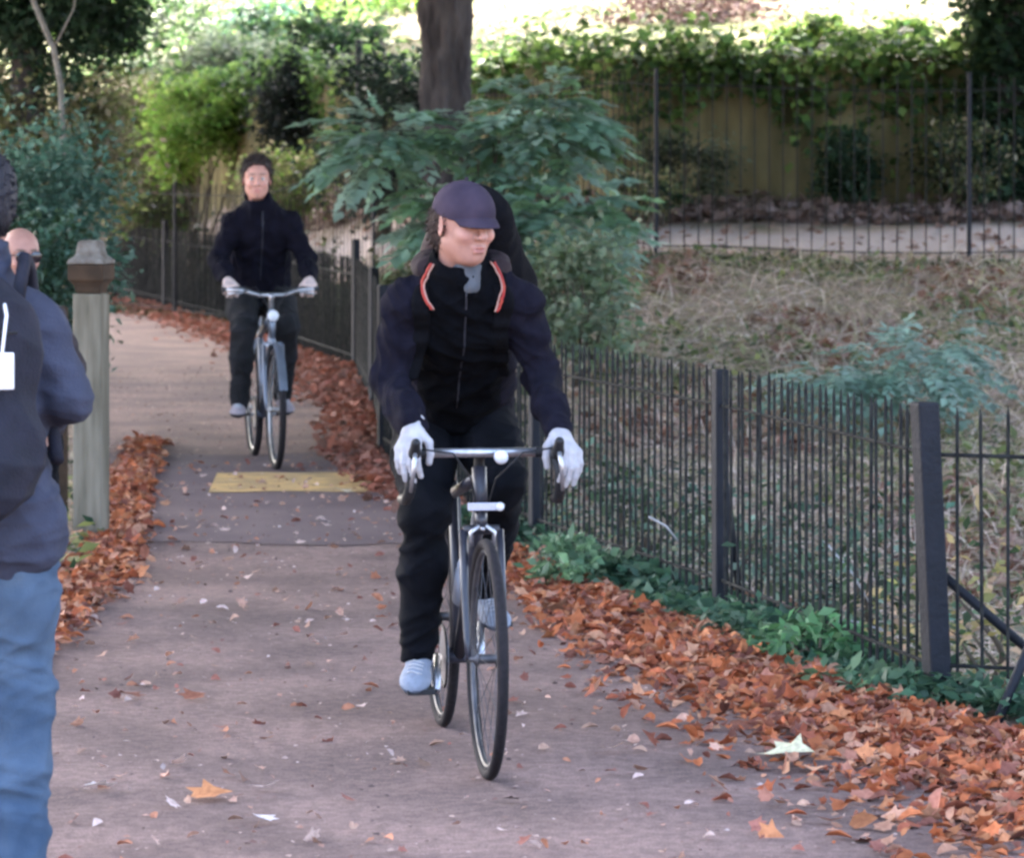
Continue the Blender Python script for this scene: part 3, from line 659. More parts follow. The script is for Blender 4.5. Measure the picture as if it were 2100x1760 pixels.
    if road:
        w2 = .205; h = MB(); h.tube([(hb[0], -w2 + .04, hb[2]), (hb[0], w2 - .04, hb[2])], .0135, 12); h.build('handlebar', mchain, e, True)
        for s in (-1, 1):
            pts = [(hb[0], s * (w2 - .045), hb[2]), (hb[0] + .01, s * (w2 - .01), hb[2]), (hb[0] + .04, s * w2, hb[2]), (hb[0] + .085, s * (w2 + .003), hb[2] - .012), (hb[0] + .105, s * (w2 + .006), hb[2] - .05), (hb[0] + .09, s * (w2 + .010), hb[2] - .10), (hb[0] + .04, s * (w2 + .014), hb[2] - .13), (hb[0] - .04, s * (w2 + .016), hb[2] - .135)]
            MB().tube(pts, .016, 12).build('grip', mdark, e, True)
            F = Field((hb[0] + .03, s * w2 - .06, hb[2] - .14), (hb[0] + .2, s * w2 + .06, hb[2] + .09), .004)
            F.chain([(hb[0] + .075, s * w2, hb[2] - .005), (hb[0] + .12, s * w2, hb[2] + .01), (hb[0] + .145, s * w2, hb[2] + .04)], [.018, .016, .014], .01)
            V, Q = F.mesh(); fast_mesh('brake_hood', relax(V, Q, 1), Q, mdark, e, True)
            MB().tube([(hb[0] + .135, s * w2, hb[2] + .015), (hb[0] + .15, s * (w2 + .005), hb[2] - .03), (hb[0] + .125, s * (w2 + .012), hb[2] - .10)], [.006, .007, .005], 8).build('brake_lever', mchain, e, True)
            MB().tube([(hb[0] + .12, s * (w2 - .02), hb[2] + .02), (hb[0] + .15, s * .10, hb[2] + .01), (hb[0] + .06, s * .035, hb[2] - .07), (lerp(htt, htb, .8)[0] + .03, s * .012, htb[2])], .0028, 6).build('cable', mdark, e, True)
    else:
        w2 = P['barw']; h = MB(); h.tube([(hb[0] - .055, -w2, hb[2] + .03), (hb[0] - .03, -w2 * .62, hb[2] + .028), (hb[0], -.07, hb[2]), (hb[0], .07, hb[2]), (hb[0] - .03, w2 * .62, hb[2] + .028), (hb[0] - .055, w2, hb[2] + .03)], .013, 12); h.build('handlebar', mchain, e, True)
        for s in (-1, 1):
            MB().tube([(hb[0] - .043, s * (w2 - .13), hb[2] + .030), (hb[0] - .058, s * (w2 + .008), hb[2] + .030)], .0175, 12).build('grip', mdark, e, True)
            MB().tube([(hb[0] - .03, s * (w2 - .14), hb[2] + .028), (hb[0] + .02, s * (w2 - .10), hb[2] + .015), (hb[0] + .0, s * (w2 - .02), hb[2] + .005)], [.006, .006, .005], 8).build('brake_lever', mchain, e, True)
            MB().tube([(hb[0] + .02, s * (w2 - .11), hb[2] + .02), (hb[0] + .09, s * .10, hb[2] + .05), (hb[0] + .07, s * .03, hb[2] - .06), (htb[0] + .03, s * .012, htb[2])], .003, 6).build('cable', mdark, e, True)
    c = MB()
    for s in (-1, 1): c.tube([(cr[0] + .03, s * .01, cr[2] + .01), (cr[0] + .032, s * .034, cr[2] - .01), (cr[0] + .028, s * .03, cr[2] - .05)], .0065, 8)
    c.tube([(cr[0], 0, cr[2]), (cr[0] + .04, 0, cr[2])], .006, 8); c.build('brake', mchain, e, True)

metal_dark = mat('dark_paint', (.030, .030, .040), .35, (.02, .02, .028), 30, spec=.5)
frame_grey = mat('frame_paint', (.035, .034, .045), .4, (.022, .022, .03), 8, spec=.4)
frame_silver = mat('frame_silver', (.20, .22, .26), .35, (.15, .165, .20), 12, metal=.4, spec=.5)
rubber = mat('rubber', (.022, .018, .02), .8, (.014, .012, .013), 60, .2, 120, spec=.2)
rimm = mat('rim_metal', (.42, .40, .38), .35, (.3, .28, .27), 20, metal=.7)
rim_dark = mat('rim_dark', (.10, .095, .10), .4, (.06, .06, .065), 20, metal=.5)
alloy = mat('alloy', (.48, .48, .50), .32, (.36, .36, .38), 40, metal=.8)
blackp = mat('black_plastic', (.02, .02, .022), .55, (.012, .012, .014), 50, .1, 200)
white_plastic = mat('white_plastic', (.72, .72, .74), .3, (.65, .65, .68), 30)
reflect = mat('reflector', (.45, .45, .52), .25, (.36, .36, .44), 200, spec=.8)

# ---- near cyclist
u = Vector((.150, -1.03, 0)).normalized(); O1 = Vector((-.218, 11.77, 0)) + u * .42; yaw1 = math.atan2(u.y, u.x)
bike1 = empty('bicycle', O1, yaw1, 'dark drop-bar bicycle under the rider in the purple cap', 'bicycle')
A = np.array
P1 = dict(rear=A((-.42, 0, .34)), front=A((.60, 0, .34)), bb=A((0, 0, .27)), R=.34, tw=.0165, seat_top=A((-.155, 0, .78)), head_top=A((.437, 0, .87)), head_bot=A((.470, 0, .745)),
          crown=A((.482, 0, .70)), saddle=A((-.185, 0, .945)), bar=A((.475, .0, .915)), crank=R_(-28), stemm=None)
P1['stemm'] = blackp; P1['forkm'] = metal_dark
bicycle(bike1, P1, frame_grey, blackp, rubber, rim_dark, alloy, True)
b = MB(); b.lathe([(.013, -.022), (.019, -.012), (.020, .010), (.017, .022)], 20, Matrix.Rotation(R_(90), 3, 'Y'), (.515, .052, .905)); lamp1 = b.build('front_light', white_plastic, bike1, True)
b = MB(); b.box((.528, .005, .765), (.012, .10, .022)); b.tube([(.49, 0, .765), (.528, 0, .765)], .006, 8); b.build('front_reflector', reflect, bike1, bevel=.003)
MB().tube([(.53, .047, .765), (.543, .047, .763)], [.013, .010], 12).build('reflector_knob', white_plastic, bike1, True)
# bottle cage with bottle on down tube
bt = MB(); bd = Vector((lerp(P1['bb'], P1['head_bot'], 1) - P1['bb']).tolist()).normalized(); Mq = bd.to_track_quat('Z', 'Y').to_matrix()
bt.lathe([(.030, -.09), (.035, -.085), (.036, .04), (.030, .06), (.034, .07), (.030, .09), (.012, .10), (.012, .115)], 20, Mq, tuple(P1['bb'] + np.array(bd) * .28 + A((-.037, 0, .045)))); bt.build('bottle', mat('bottle_plastic', (.35, .38, .45), .4, (.3, .33, .4), 20), bike1, True)

navy = mat('navy_fleece', (.0105, .0095, .0165), .95, (.006, .0055, .010), 30, .6, 220, spec=.08, attr=True)
blackt = mat('black_trousers', (.005, .0055, .008), .9, (.003, .0035, .005), 14, .25, 200, spec=.1)
glovem = mat('white_glove', (.44, .415, .42), .85, (.31, .29, .30), 25, .3, 260)
shoem = mat('shoe_mesh', (1, 1, 1), .75, (.8, .8, .8), 60, .3, 200, attr=True)
capm = mat('cap_cloth', (.052, .038, .056), .9, (.036, .027, .042), 14, .2, 320, spec=.1)
lacem = mat('lace', (.45, .45, .46), .8, (.38, .38, .4), 50)
MT1 = dict(lace=lacem, trousers=blackt, jacket=navy, glove=glovem, shoe=shoem, sole=(.10, .12, .17), upper=(.24, .265, .32))
rider1 = empty('person', O1, yaw1, 'cyclist leaning over the drop bars in purple cap, navy fleece and white gloves', 'person')
J1 = dict(hipR=A((-.14, -.095, .985)), hipL=A((-.14, .095, .985)), kneeR=A((.18, -.125, .72)), kneeL=A((.13, .105, .795)), ankR=A((.055, -.128, .315)), ankL=A((-.235, .115, .455)),
          toeR=A((.19, -.16, .235)), toeL=A((-.09, .14, .385)), upR=A((.35, -.06, .93)), upL=A((.30, .05, .95)),
          shR=A((.26, -.195, 1.335)), shL=A((.26, .145, 1.335)), elR=A((.23, -.232, 1.110)), elL=A((.23, .215, 1.115)), wrR=A((.485, -.195, .985)), wrL=A((.485, .222, .970)),
          knR=A((.562, -.222, .935)), knL=A((.562, .247, .918)), pnR=A((-.25, .25, -1)), pnL=A((-.25, -.25, -1)), tdR=A((0, 1, 0)), tdL=A((0, -1, 0)), curl=(.55, .55, .35),
          head=A((.365, -.035, 1.565)), yaw=R_(25), pitch=R_(9), belly=A((.03, -.01, 1.15)), neckoff=(.035, .0, .06), panel=1)
for k_ in ('upR', 'upL'): J1[k_] = J1[k_] / np.linalg.norm(J1[k_])
H1, M1, ch1, pel1, bend1 = person(rider1, J1, MT1, .0055, True, .0033, seed=11, loose=1.0, hem=.45)
cap_part(rider1, H1, M1, capm)
hairbrown = mat('brown_hair', (.055, .032, .024), .7, (.03, .018, .014), 60, .5, 300, stretch=(1, 1, .2))
hair_part(rider1, H1, M1, hairbrown, thick=.92, top=False)
# grey shirt showing in the collar
F = Field(ch1 + A((-.08, -.12, -.1)), ch1 + A((.2, .12, .16)), .005); F.cap(ch1 + A((.112, .008, .055)), H1 + A((-.012, .012, -.135)), .030, .046, .01)
V, Q = F.mesh(); fast_mesh('shirt', V, Q, mat('grey_shirt', (.085, .09, .10), .9, (.06, .065, .075), 30), rider1, True)
F = Field(ch1 - .3, ch1 + .35, .006); hc = ch1 + A((-.02, 0, .085))
for i in range(15):
    a0 = R_(50 + 260 * i / 15); a1 = R_(50 + 260 * (i + 1) / 15)
    F.cap(hc + A((.085 * math.cos(a0), .105 * math.sin(a0), -.02 * math.cos(a0) + .02)), hc + A((.085 * math.cos(a1), .105 * math.sin(a1), -.02 * math.cos(a1) + .02)), .036, .036, .02)
V, Q = F.mesh(); V = folds(V, Q, .004, 40, 9); fast_mesh('hood', relax(V, Q, 1), Q, mat('maroon_hood', (.020, .009, .011), .85, (.012, .006, .008), 20, .3, 160), rider1, True)
# ---- backpack
redm = mat('red_piping', (.36, .055, .03), .7, (.3, .02, .02), 40); whitep = mat('pale_piping', (.44, .26, .21), .7, (.36, .18, .14), 60)
packm = mat('pack_nylon', (.005, .005, .0065), .9, (.003, .003, .004), 22, .4, 160, spec=.08); packm2 = mat('pack_maroon', (.030, .012, .013), .8, (.018, .007, .009), 22, .3, 160)
bp1 = empty('backpack', O1, yaw1, 'black and maroon backpack with red-edged straps on the front cyclist', 'backpack')
t_ = A((.62, 0, .785)); t_ = t_ / np.linalg.norm(t_); Mp = spineframe(t_); nb = -Mp[:, 1] if (Mp[:, 1] @ A((1, 0, 0))) > 0 else Mp[:, 1]
ctr = lerp(bend1, ch1, .8) + nb * .20 + t_ * .045 + A((0, .065, 0))
F = Field(ctr - .42, ctr + .42, .007)
F.ell(ctr + t_ * .03 - A((0, .012, 0)), (.130, .090, .24), Mp, k=0); F.ell(ctr - t_ * .12 + A((0, .012, 0)), (.180, .105, .18), Mp, k=.07); F.ell(ctr + nb * .06 - t_ * .1, (.12, .08, .13), Mp, k=.04)
V, Q = F.mesh(); V = relax(V, Q, 1); V = folds(V, Q, .006, 22, 8)
fast_mesh('pack_body', V, Q, packm, bp1, True)
F = Field(ctr - .42, ctr + .42, .007); F.ell(ctr + A((0, -.095, .01)) - nb * .03 - t_ * .02, (.085, .085, .20), Mp, k=0); V, Q = F.mesh(); fast_mesh('side_panel', relax(V, Q, 1), Q, packm2, bp1, True)
from mathutils.bvhtree import BVHTree
def on_front(J, ys_zs, off=.0):
    bv = BVHTree.FromPolygons([tuple(v) for v in J['_jk'][0]], [tuple(int(q) for q in f) for f in J['_jk'][1]]); out = []
    for y, z in ys_zs:
        hit = bv.ray_cast(Vector((1.2, y, z)), Vector((-1, 0, 0)))
        if hit[0] is not None: out.append(np.array(hit[0]) + np.array(hit[1]) * off)
    return out
def curve2(pts, n=7):
    out = []
    for i in range(len(pts) - 1):
        p0 = A(pts[max(i - 1, 0)]); p1 = A(pts[i]); p2 = A(pts[i + 1]); p3 = A(pts[min(i + 2, len(pts) - 1)])
        for t in np.linspace(0, 1, n)[:-1]: out.append(.5 * ((2 * p1) + (-p0 + p2) * t + (2 * p0 - 5 * p1 + 4 * p2 - p3) * t * t + (-p0 + 3 * p1 - 3 * p2 + p3) * t ** 3))
    return out + [A(pts[-1])]
for s, c_ in ((-1, -.035), (1, -.035)):
    yz = curve2([(c_ + s * .105, 1.385), (c_ + s * .112, 1.375), (c_ + s * .120, 1.35), (c_ + s * .122, 1.32), (c_ + s * .112, 1.26), (c_ + s * .125, 1.19), (c_ + s * .145, 1.12)])
    P_ = on_front(J1, yz, -.002)
    F = Field(P_[len(P_) // 2] - .3, P_[len(P_) // 2] + .3, .005)
    for q0, q1 in zip(P_, P_[1:]):
        for dy in (-.016, 0, .016): F.cap(q0 + A((0, dy, 0)), q1 + A((0, dy, 0)), .009, .009, .008)
    V, Q = F.mesh(); st_ = fast_mesh('strap', relax(V, Q, 1), Q, packm, bp1, True)
    yz = curve2([(c_ + s * .072, 1.452), (c_ + s * .105, 1.405), (c_ + s * .116, 1.375), (c_ + s * .108, 1.345), (c_ + s * .094, 1.322)])
    def smoothx(L):
        X_ = np.array([q[0] for q in L]); k = len(X_); X2 = np.array([X_[max(0, i - 5):i + 6].max() * .5 + X_[max(0, i - 5):i + 6].mean() * .5 for i in range(k)])
        return [A((X2[i] + .004, L[i][1], L[i][2])) for i in range(k)]
    yz = curve2([(c_ + s * .084, 1.452), (c_ + s * .104, 1.415), (c_ + s * .114, 1.380), (c_ + s * .108, 1.345), (c_ + s * .094, 1.322)])
    MB().tube(smoothx(on_front(J1, yz, .010)), .0042, 8).build('red_piping', redm, st_, True)
    MB().tube(smoothx(on_front(J1, [(y - s * .007, z) for y, z in yz], .010)), .0026, 8).build('pale_piping', whitep, st_, True)
zipm = mat('zip_tape', (.05, .05, .06), .5, (.03, .03, .04), 60, metal=.4)
MB().tube(on_front(J1, [(-.03 + .01 * t, 1.38 - .36 * t) for t in np.linspace(0, 1, 14)], .0005), .0028, 6).build('zip', zipm, rider1, True)

# ---- far cyclist
u2 = Vector((.18, -.95, 0)).normalized(); O2 = Vector((-1.335, 21.5, 0)) - u2 * .60; yaw2 = math.atan2(u2.y, u2.x)
bike2 = empty('bicycle', O2, yaw2, 'silver bicycle with wide flat handlebar ridden behind the yellow painted bar', 'bicycle')
P2 = dict(rear=A((-.44, 0, .345)), front=A((.60, 0, .345)), bb=A((0, 0, .28)), R=.345, tw=.020, seat_top=A((-.16, 0, .76)), head_top=A((.40, 0, .90)), head_bot=A((.445, 0, .74)),
          crown=A((.46, 0, .71)), saddle=A((-.21, 0, .93)), bar=A((.40, 0, .985)), crank=R_(4), barw=.27, step=False, tube=.018)
bicycle(bike2, P2, frame_silver, blackp, rubber, rimm, alloy, False)
b = MB(); b.lathe([(.018, -.03), (.030, -.015), (.032, .012), (.026, .02)], 20, Matrix.Rotation(R_(90), 3, 'Y'), (.475, 0, .87)); b.build('front_light', white_plastic, bike2, True)
# narrow front mudguard
V = []; 
for i in range(19):
    a = R_(20 + 150 * i / 18)
    for y, rr_ in ((-.024, .368), (0, .376), (.024, .368)): V.append((.60 + rr_ * math.cos(a), y, .345 + rr_ * math.sin(a)))
fast_mesh('mudguard', V, [[3 * i + j, 3 * i + j + 1, 3 * i + j + 4, 3 * i + j + 3] for i in range(18) for j in range(2)], frame_silver, bike2, True)
rider2 = empty('person', O2, yaw2, 'upright cyclist in black jacket with short dark hair riding toward the yellow bar', 'person')
darkj = mat('black_jacket', (.0065, .006, .012), .9, (.004, .0035, .007), 18, .3, 160, spec=.1)
greyt = mat('charcoal_trousers', (.015, .014, .016), .9, (.009, .009, .010), 14, .3, 160)
MT2 = dict(lace=lacem, trousers=greyt, jacket=darkj, shoe=shoem, sole=(.05, .045, .05), upper=(.40, .33, .34))
J2 = dict(hipR=A((-.20, -.10, .975)), hipL=A((-.20, .10, .975)), kneeR=A((.20, -.135, .79)), kneeL=A((.13, .125, .80)), ankR=A((.12, -.15, .375)), ankL=A((-.235, .145, .385)),
          toeR=A((.26, -.18, .33)), toeL=A((-.10, .165, .30)), upR=A((.10, 0, 1)), upL=A((.25, 0, .96)),
          shR=A((-.02, -.175, 1.385)), shL=A((-.02, .165, 1.385)), elR=A((.02, -.255, 1.18)), elL=A((.02, .250, 1.18)), wrR=A((.27, -.235, 1.065)), wrL=A((.27, .235, 1.065)),
          knR=A((.345, -.232, 1.040)), knL=A((.345, .232, 1.040)), pnR=A((-.2, 0, -1)), pnL=A((-.2, 0, -1)), tdR=A((0, 1, 0)), tdL=A((0, -1, 0)), curl=(1.0, 1.1, .7),
          head=A((.035, -.04, 1.640)), yaw=R_(-5), pitch=R_(4), tone=1.45, belly=A((-.16, 0, 1.17)), neckoff=(.0, -.01, .085))
for k_ in ('upR', 'upL'): J2[k_] = J2[k_] / np.linalg.norm(J2[k_])
H2, M2, *_ = person(rider2, J2, MT2, .007, False, .004, hem=.35, seed=21, loose=1.0, jacket_r=1.06, handcol=(.62, .48, .43), mouth=.003)
hair_part(rider2, H2, M2, mat('dark_brown_hair', (.035, .022, .018), .7, (.02, .013, .011), 60, .5, 300, stretch=(1, 1, .2)), seed=4, thick=1.04, shag=.032)

MB().tube(on_front(J2, [(-.01, 1.46 - .40 * t) for t in np.linspace(0, 1, 14)], .0005), .0035, 6).build('zip', zipm, rider2, True)
# ---- pedestrian with backpack, seen from behind (x forward = away from the camera)
bluej = mat('slate_jacket', (.045, .050, .078), .85, (.030, .033, .052), 8, .3, 140, spec=.25)
jeans = mat('blue_denim', (.095, .135, .19), .9, (.035, .06, .10), 6, .35, 260, spec=.15, detail=8, lo=.3, hi=.7)
MT3 = dict(lace=lacem, trousers=jeans, jacket=bluej, shoe=shoem, sole=(.05, .05, .05), upper=(.06, .05, .05))
O3 = Vector((-1.255, 8.9, 0)); yaw3 = R_(97)
ped = empty('person', O3, yaw3, 'pedestrian in slate blue jacket and jeans seen from behind at the left edge', 'person')
J3 = dict(hipR=A((0, -.095, .93)), hipL=A((0, .095, .93)), kneeR=A((.03, -.105, .50)), kneeL=A((.03, .10, .50)), ankR=A((-.02, -.10, .09)), ankL=A((.02, .11, .09)),
          toeR=A((.15, -.13, .02)), toeL=A((.19, .14, .02)), upR=A((0, 0, 1)), upL=A((0, 0, 1)),
          neckoff=(0, 0, .08), shR=A((0, -.148, 1.36)), shL=A((0, .16, 1.36)), elR=A((-.035, -.215, 1.195)), elL=A((-.02, .27, 1.16)), wrR=A((.19, -.15, 1.13)), wrL=A((.18, .18, 1.09)),
          knR=A((.265, -.16, 1.12)), knL=A((.255, .14, 1.12)), pnR=A((0, .6, -.8)), pnL=A((0, -.6, -.8)), tdR=A((0, .5, 1)), tdL=A((0, -.5, 1)), curl=(.4, .6, .4),
          head=A((.02, -.005, 1.635)), yaw=R_(10), pitch=R_(10), belly=A((-.0, 0, 1.15)), hemr=1.25, tfold=1.0, hipdrop=.045, jfold=.7)
H3, M3, ch3, *_ = person(ped, J3, MT3, .0065, False, .004, hem=-.12, seed=31, loose=1.04, jacket_r=.96)
hair_part(ped, H3, M3, mat('black_hair', (.016, .014, .020), .6, (.008, .008, .012), 60, .6, 300, stretch=(1, 1, .2)), seed=6, thick=1.03, shag=.012)
bp3 = empty('backpack', O3, yaw3, 'dark navy backpack with white tag on the left pedestrian', 'backpack')
pk3 = mat('pack_navy', (.012, .012, .022), .8, (.007, .0075, .014), 14, .3, 140)
F = Field((-.38, -.26, .78), (.02, .26, 1.52), .006)
F.ell((-.185, .01, 1.30), (.10, .165, .20), k=0); F.ell((-.20, .01, 1.08), (.125, .175, .16), k=.06); F.ell((-.27, .01, 1.04), (.08, .13, .12), k=.03)
V, Q = F.mesh(); V = relax(V, Q, 1); V = folds(V, Q, .007, 20, 17); fast_mesh('pack_body', V, Q, pk3, bp3, True)
for s in (-1, 1):
    MB().tube([(-.14, s * .10, 1.43), (-.06, s * .115, 1.525), (.05, s * .125, 1.50), (.13, s * .14, 1.38), (.12, s * .17, 1.20), (-.05, s * .19, 1.05)], .016, 8).build('strap', pk3, bp3, True)
MB().box((-.322, -.065, 1.275), (.012, .055, .085), 0, Matrix.Rotation(R_(-10), 3, 'Y')).build('tag', mat('white_tag', (.75, .75, .76), .5, (.66, .66, .68), 20), bp3, bevel=.004)
MB().tube([(-.16, -.06, 1.47), (-.29, -.075, 1.40), (-.325, -.065, 1.31)], .004, 6).build('cord', white_plastic, bp3, True)
MB().tube([(-.285, -.10, 1.36), (-.30, .11, 1.36)], .004, 6).build('zip', blackp, bp3, True)

# ---- second pedestrian, mostly hidden
O4 = Vector((-1.955, 15.0, 0)); yaw4 = R_(-62)
ped2 = empty('person', O4, yaw4, 'balding person in dark glasses facing the camera behind the pedestrian at the left edge', 'person')
darkb = mat('brown_coat', (.05, .035, .035), .85, (.03, .022, .022), 14, .3, 140)
MT4 = dict(lace=lacem, trousers=blackt, jacket=darkb, shoe=shoem, sole=(.05, .05, .05), upper=(.05, .04, .04))
J4 = dict(J3); J4.update(head=A((.05, 0, 1.500)), pitch=R_(6), yaw=R_(0), hemr=1.1, tfold=1)
for k_, v_ in list(J4.items()):
    ped2.scale = (.915, .915, .915)
    if isinstance(v_, np.ndarray) and k_[:2] in ('sh', 'el', 'wr', 'kn') and k_[:4] != 'knee': J4[k_] = v_ * A((1, 1, 1)) - A((0, 0, .14))
J4['hipR'] = A((0, -.095, .85)); J4['hipL'] = A((0, .095, .85)); J4['belly'] = A((0, 0, 1.03))
H4, M4, *_ = person(ped2, J4, MT4, .008, False, .004, hem=-.15, seed=41, loose=1.05, jacket_r=1.0)
lens = mat('dark_lens', (.02, .015, .018), .15, (.015, .01, .012), 10, spec=.7)
gl = MB()
for s in (-1, 1):
    gl.lathe([(.024, 0), (.026, .002), (.024, .004)], 18, Matrix.Rotation(R_(90), 3, 'Y'), (.100, s * .033, .012)); gl.tube([(.095, s * .055, .018), (.0, s * .084, .012)], .0022, 6)
gl.tube([(.103, -.01, .018), (.103, .01, .018)], .0025, 6)
fast_mesh('sunglasses', np.array(gl.v) @ M4.T + H4, gl.f, lens, ped2, True)
F = Field((-.17, -.13, -.1), (.10, .13, .1), .004); F.ell((-.03, 0, .0), (.082, .084, .05)); F.ell((.07, 0, 0), (.075, .12, .12), k=.01, op='-')
V, Q = F.mesh(); V = folds(V, Q, .003, 90, 4); fast_mesh('hair', V @ M4.T + H4, Q, mat('grey_hair', (.3, .28, .27), .8, (.2, .18, .18), 60), ped2, True)

# ------------------------------------------------------------------ wooden gate post
pm = mat('weathered_wood', (.25, .215, .16), .9, (.14, .12, .085), 7, .6, 30, stretch=(3, 3, .35), spec=.15)
pm2 = mat('brown_wood', (.085, .052, .032), .9, (.045, .03, .02), 9, .5, 40, spec=.15)
pc = mat('lichen_cap', (.23, .205, .175), .95, (.12, .095, .075), 22, .8, 60)
gp = empty('gate_post', (-1.935, 17.5, 0), R_(-12), 'stout square wooden post with moulded cap beside the leaf pile on the left', 'post')
b = MB(); b.box((0, 0, .57), (.136, .136, 1.14)); b.build('shaft', pm, gp, bevel=.008)
b = MB()
def sqprof(mb, prof):
    V = []; F = []
    for i, (h, z) in enumerate(prof): V += [(-h, -h, z), (h, -h, z), (h, h, z), (-h, h, z)]
    for i in range(len(prof) - 1): F += [[4 * i + j, 4 * i + (j + 1) % 4, 4 * i + 4 + (j + 1) % 4, 4 * i + 4 + j] for j in range(4)]
    F += [[3, 2, 1, 0], [4 * (len(prof) - 1) + j for j in range(4)]]; mb.add(V, F); return mb
sqprof(MB(), [(.055, 1.142), (.062, 1.17), (.072, 1.19), (.086, 1.205), (.086, 1.275)]).build('neck', pm2, gp, bevel=.004)
sqprof(MB(), [(.089, 1.277), (.089, 1.292), (.058, 1.318), (.050, 1.375), (.042, 1.385)]).build('post_cap', pc, gp, bevel=.006)
gp2 = empty('gate_post', (-2.24, 18.6, 0), R_(20), 'shorter dark wooden post just left of and behind the capped gate post', 'post')
MB().box((0, 0, .52), (.12, .12, 1.04)).build('shaft', pm2, gp2, bevel=.01)
MB().tube([(.02, -.06, .80), (.02, .06, .80)], .01, 8).build('bolt', blackp, gp2)

# crumbs of leaf and grit over the path
yy = 6 + rng.random(9000) ** .8 * 26; x = rng.uniform(-3.4, 1.2, 9000); rr_ = np.where(yy > 12.3, xf(yy) - .2, 1.2); ok = (x < rr_) & (x > path_left(yy)) & (np.abs(x) < .14 * yy); x = x[ok]; yy = yy[ok]
P = np.stack([x, yy, np.full(len(x), .0145)], 1); V, F = place(T_DIA, F_DIA, P, rdir(len(P), .12), .017 * rng.uniform(.4, 1.6, len(P)), roll=rng.normal(0, .3, len(P)), wid=1.3)
tag(fast_mesh('leaf_crumbs', V, F, dryleaf, col=pal([(.42, .24, .18), (.5, .36, .3), (.2, .11, .09), (.14, .10, .09), (.58, .46, .42)], len(P), 4)), 'crumbs of broken leaves and grit over the path', 'debris', kind='stuff')

# ------------------------------------------------------------------ near fence
fm = mat('fence_paint', (.007, .007, .009), .8, (.035, .035, .032), 25, .4, 80, spec=.12, lo=.3, hi=.75)
fpost = mat('fence_post', (.009, .010, .016), .7, (.005, .006, .010), 12, .4, 60, spec=.35)
def railing(name, pts, H, sp, r, rails, posts, label, cat='fence', group=None, lean=None, mid=None):
    e = empty(name, (0, 0, 0), 0, label, cat, group)
    for i in range(len(pts) - 1):
        a = A((*pts[i], 0.)); c = A((*pts[i + 1], 0.)); L = np.linalg.norm(c - a); n = max(2, int(L / sp)); Vb = []; b = MB()
        for k in range(1, n):
            p = lerp(a, c, k / n); z = zg(p[0], p[1]); h = H * (1 + rng.normal(0, .006)); lx, ly = rng.normal(0, .004, 2); rr = r * rng.uniform(.85, 1.15)
            b.tube([(p[0], p[1], z - .05), (p[0] + lx, p[1] + ly, z + h - .03), (p[0] + lx, p[1] + ly, z + h)], [rr, rr, rr * .35], 6)
        nn = max(2, int(L / .4))
        for rz in rails:
            b.tube([(*(lerp(a, c, k / nn)[:2] + A((.0, .0))), zg(*lerp(a, c, k / nn)[:2]) + rz) for k in range(nn + 1)], r * 1.15, 6)
        b.build('railing_panel', fm, e)
    for i, p in enumerate(posts):
        x, y = p[:2]; w_, h = p[2:4]; z = zg(x, y); ln = p[4] if len(p) > 4 else 0
        b = MB(); d = Vector((ln, 0, h))
        sh = Matrix(((1, 0, ln / h), (0, 1, 0), (0, 0, 1)))
        m = sh @ Matrix.Rotation(R_(20), 3, 'Z'); b.box((x + ln / 2, y, z + h / 2 - .05), (w_, w_, h + .1), 0, m)
        b.build('post', fpost, e, bevel=.008)
    return e
near_pts = [(3.9, 11.35), (1.36, 12.3), (.81, 14.8), (.11, 17.3), (-.40, 19.8), (-.76, 22.4), (-.98, 27), (-1.3, 31.7), (-2.9, 40), (-5.3, 50), (-9, 58)]
nf = railing('iron_fence', near_pts, .95, .082, .0062, (.80, .12), [(1.38, 12.3, .075, .97, -.045), (.81, 14.8, .055, .94), (.11, 17.3, .06, .93), (-.40, 19.8, .05, .95), (-.76, 22.4, .06, 1.02), (-.98, 27, .06, 1.0), (-1.3, 31.7, .06, 1.1), (-2.1, 35.9, .06, 1.05), (-2.9, 40, .06, 1.05), (-4.1, 45, .06, 1.05), (-5.3, 50, .07, 1.1), (3.9, 11.35, .07, .98)],
             'low dark iron railing with leaning posts curving along the right side of the path')
# raking struts bracing the posts
for a, c in (((1.38, 12.33, .42), (1.95, 12.55, -.08)), ((1.72, 12.02, .42), (1.50, 11.75, .02)), ((.83, 14.85, .5), (.92, 15.2, -.05))):
    MB().tube([a, lerp(a, c, .5), c], .016, 8).build('strut', fpost, nf, True)
# far railing on the bank
def fline(a, b, s=2.4):
    xs_ = np.arange(a, b, s); return [(float(x), float(yb(x))) for x in xs_]
fp = fline(-6.2, 9, 2.45)
ff = railing('iron_fence', fp, 1.5, .112, .0052, (1.38, .1), [(x, y, .032, 1.52) for x, y in fp], 'tall thin dark railing standing on the bank in front of the upper path')
# moss kerb under the far railing
b = MB(); pts = [(float(x), float(yb(x)) - .06) for x in np.arange(-6, 9.1, .25)]
V = []; 
for i, (x, y) in enumerate(pts):
    z = zg(x, y) + .0; j = rng.normal(0, .012)
    V += [(x, y - .06 + j, z - .25), (x, y - .07 + j, z + .03 + j), (x, y + .07, z + .045 + j), (x, y + .08, z - .2)]
kf = [[4 * i + j, 4 * i + 4 + j, 4 * i + 5 + j, 4 * i + 1 + j] for i in range(len(pts) - 1) for j in range(3)]
tag(fast_mesh('kerb', V, kf, mat('moss_stone', (.10, .105, .05), .95, (.035, .04, .02), 6, .8, 30)), kind='structure')

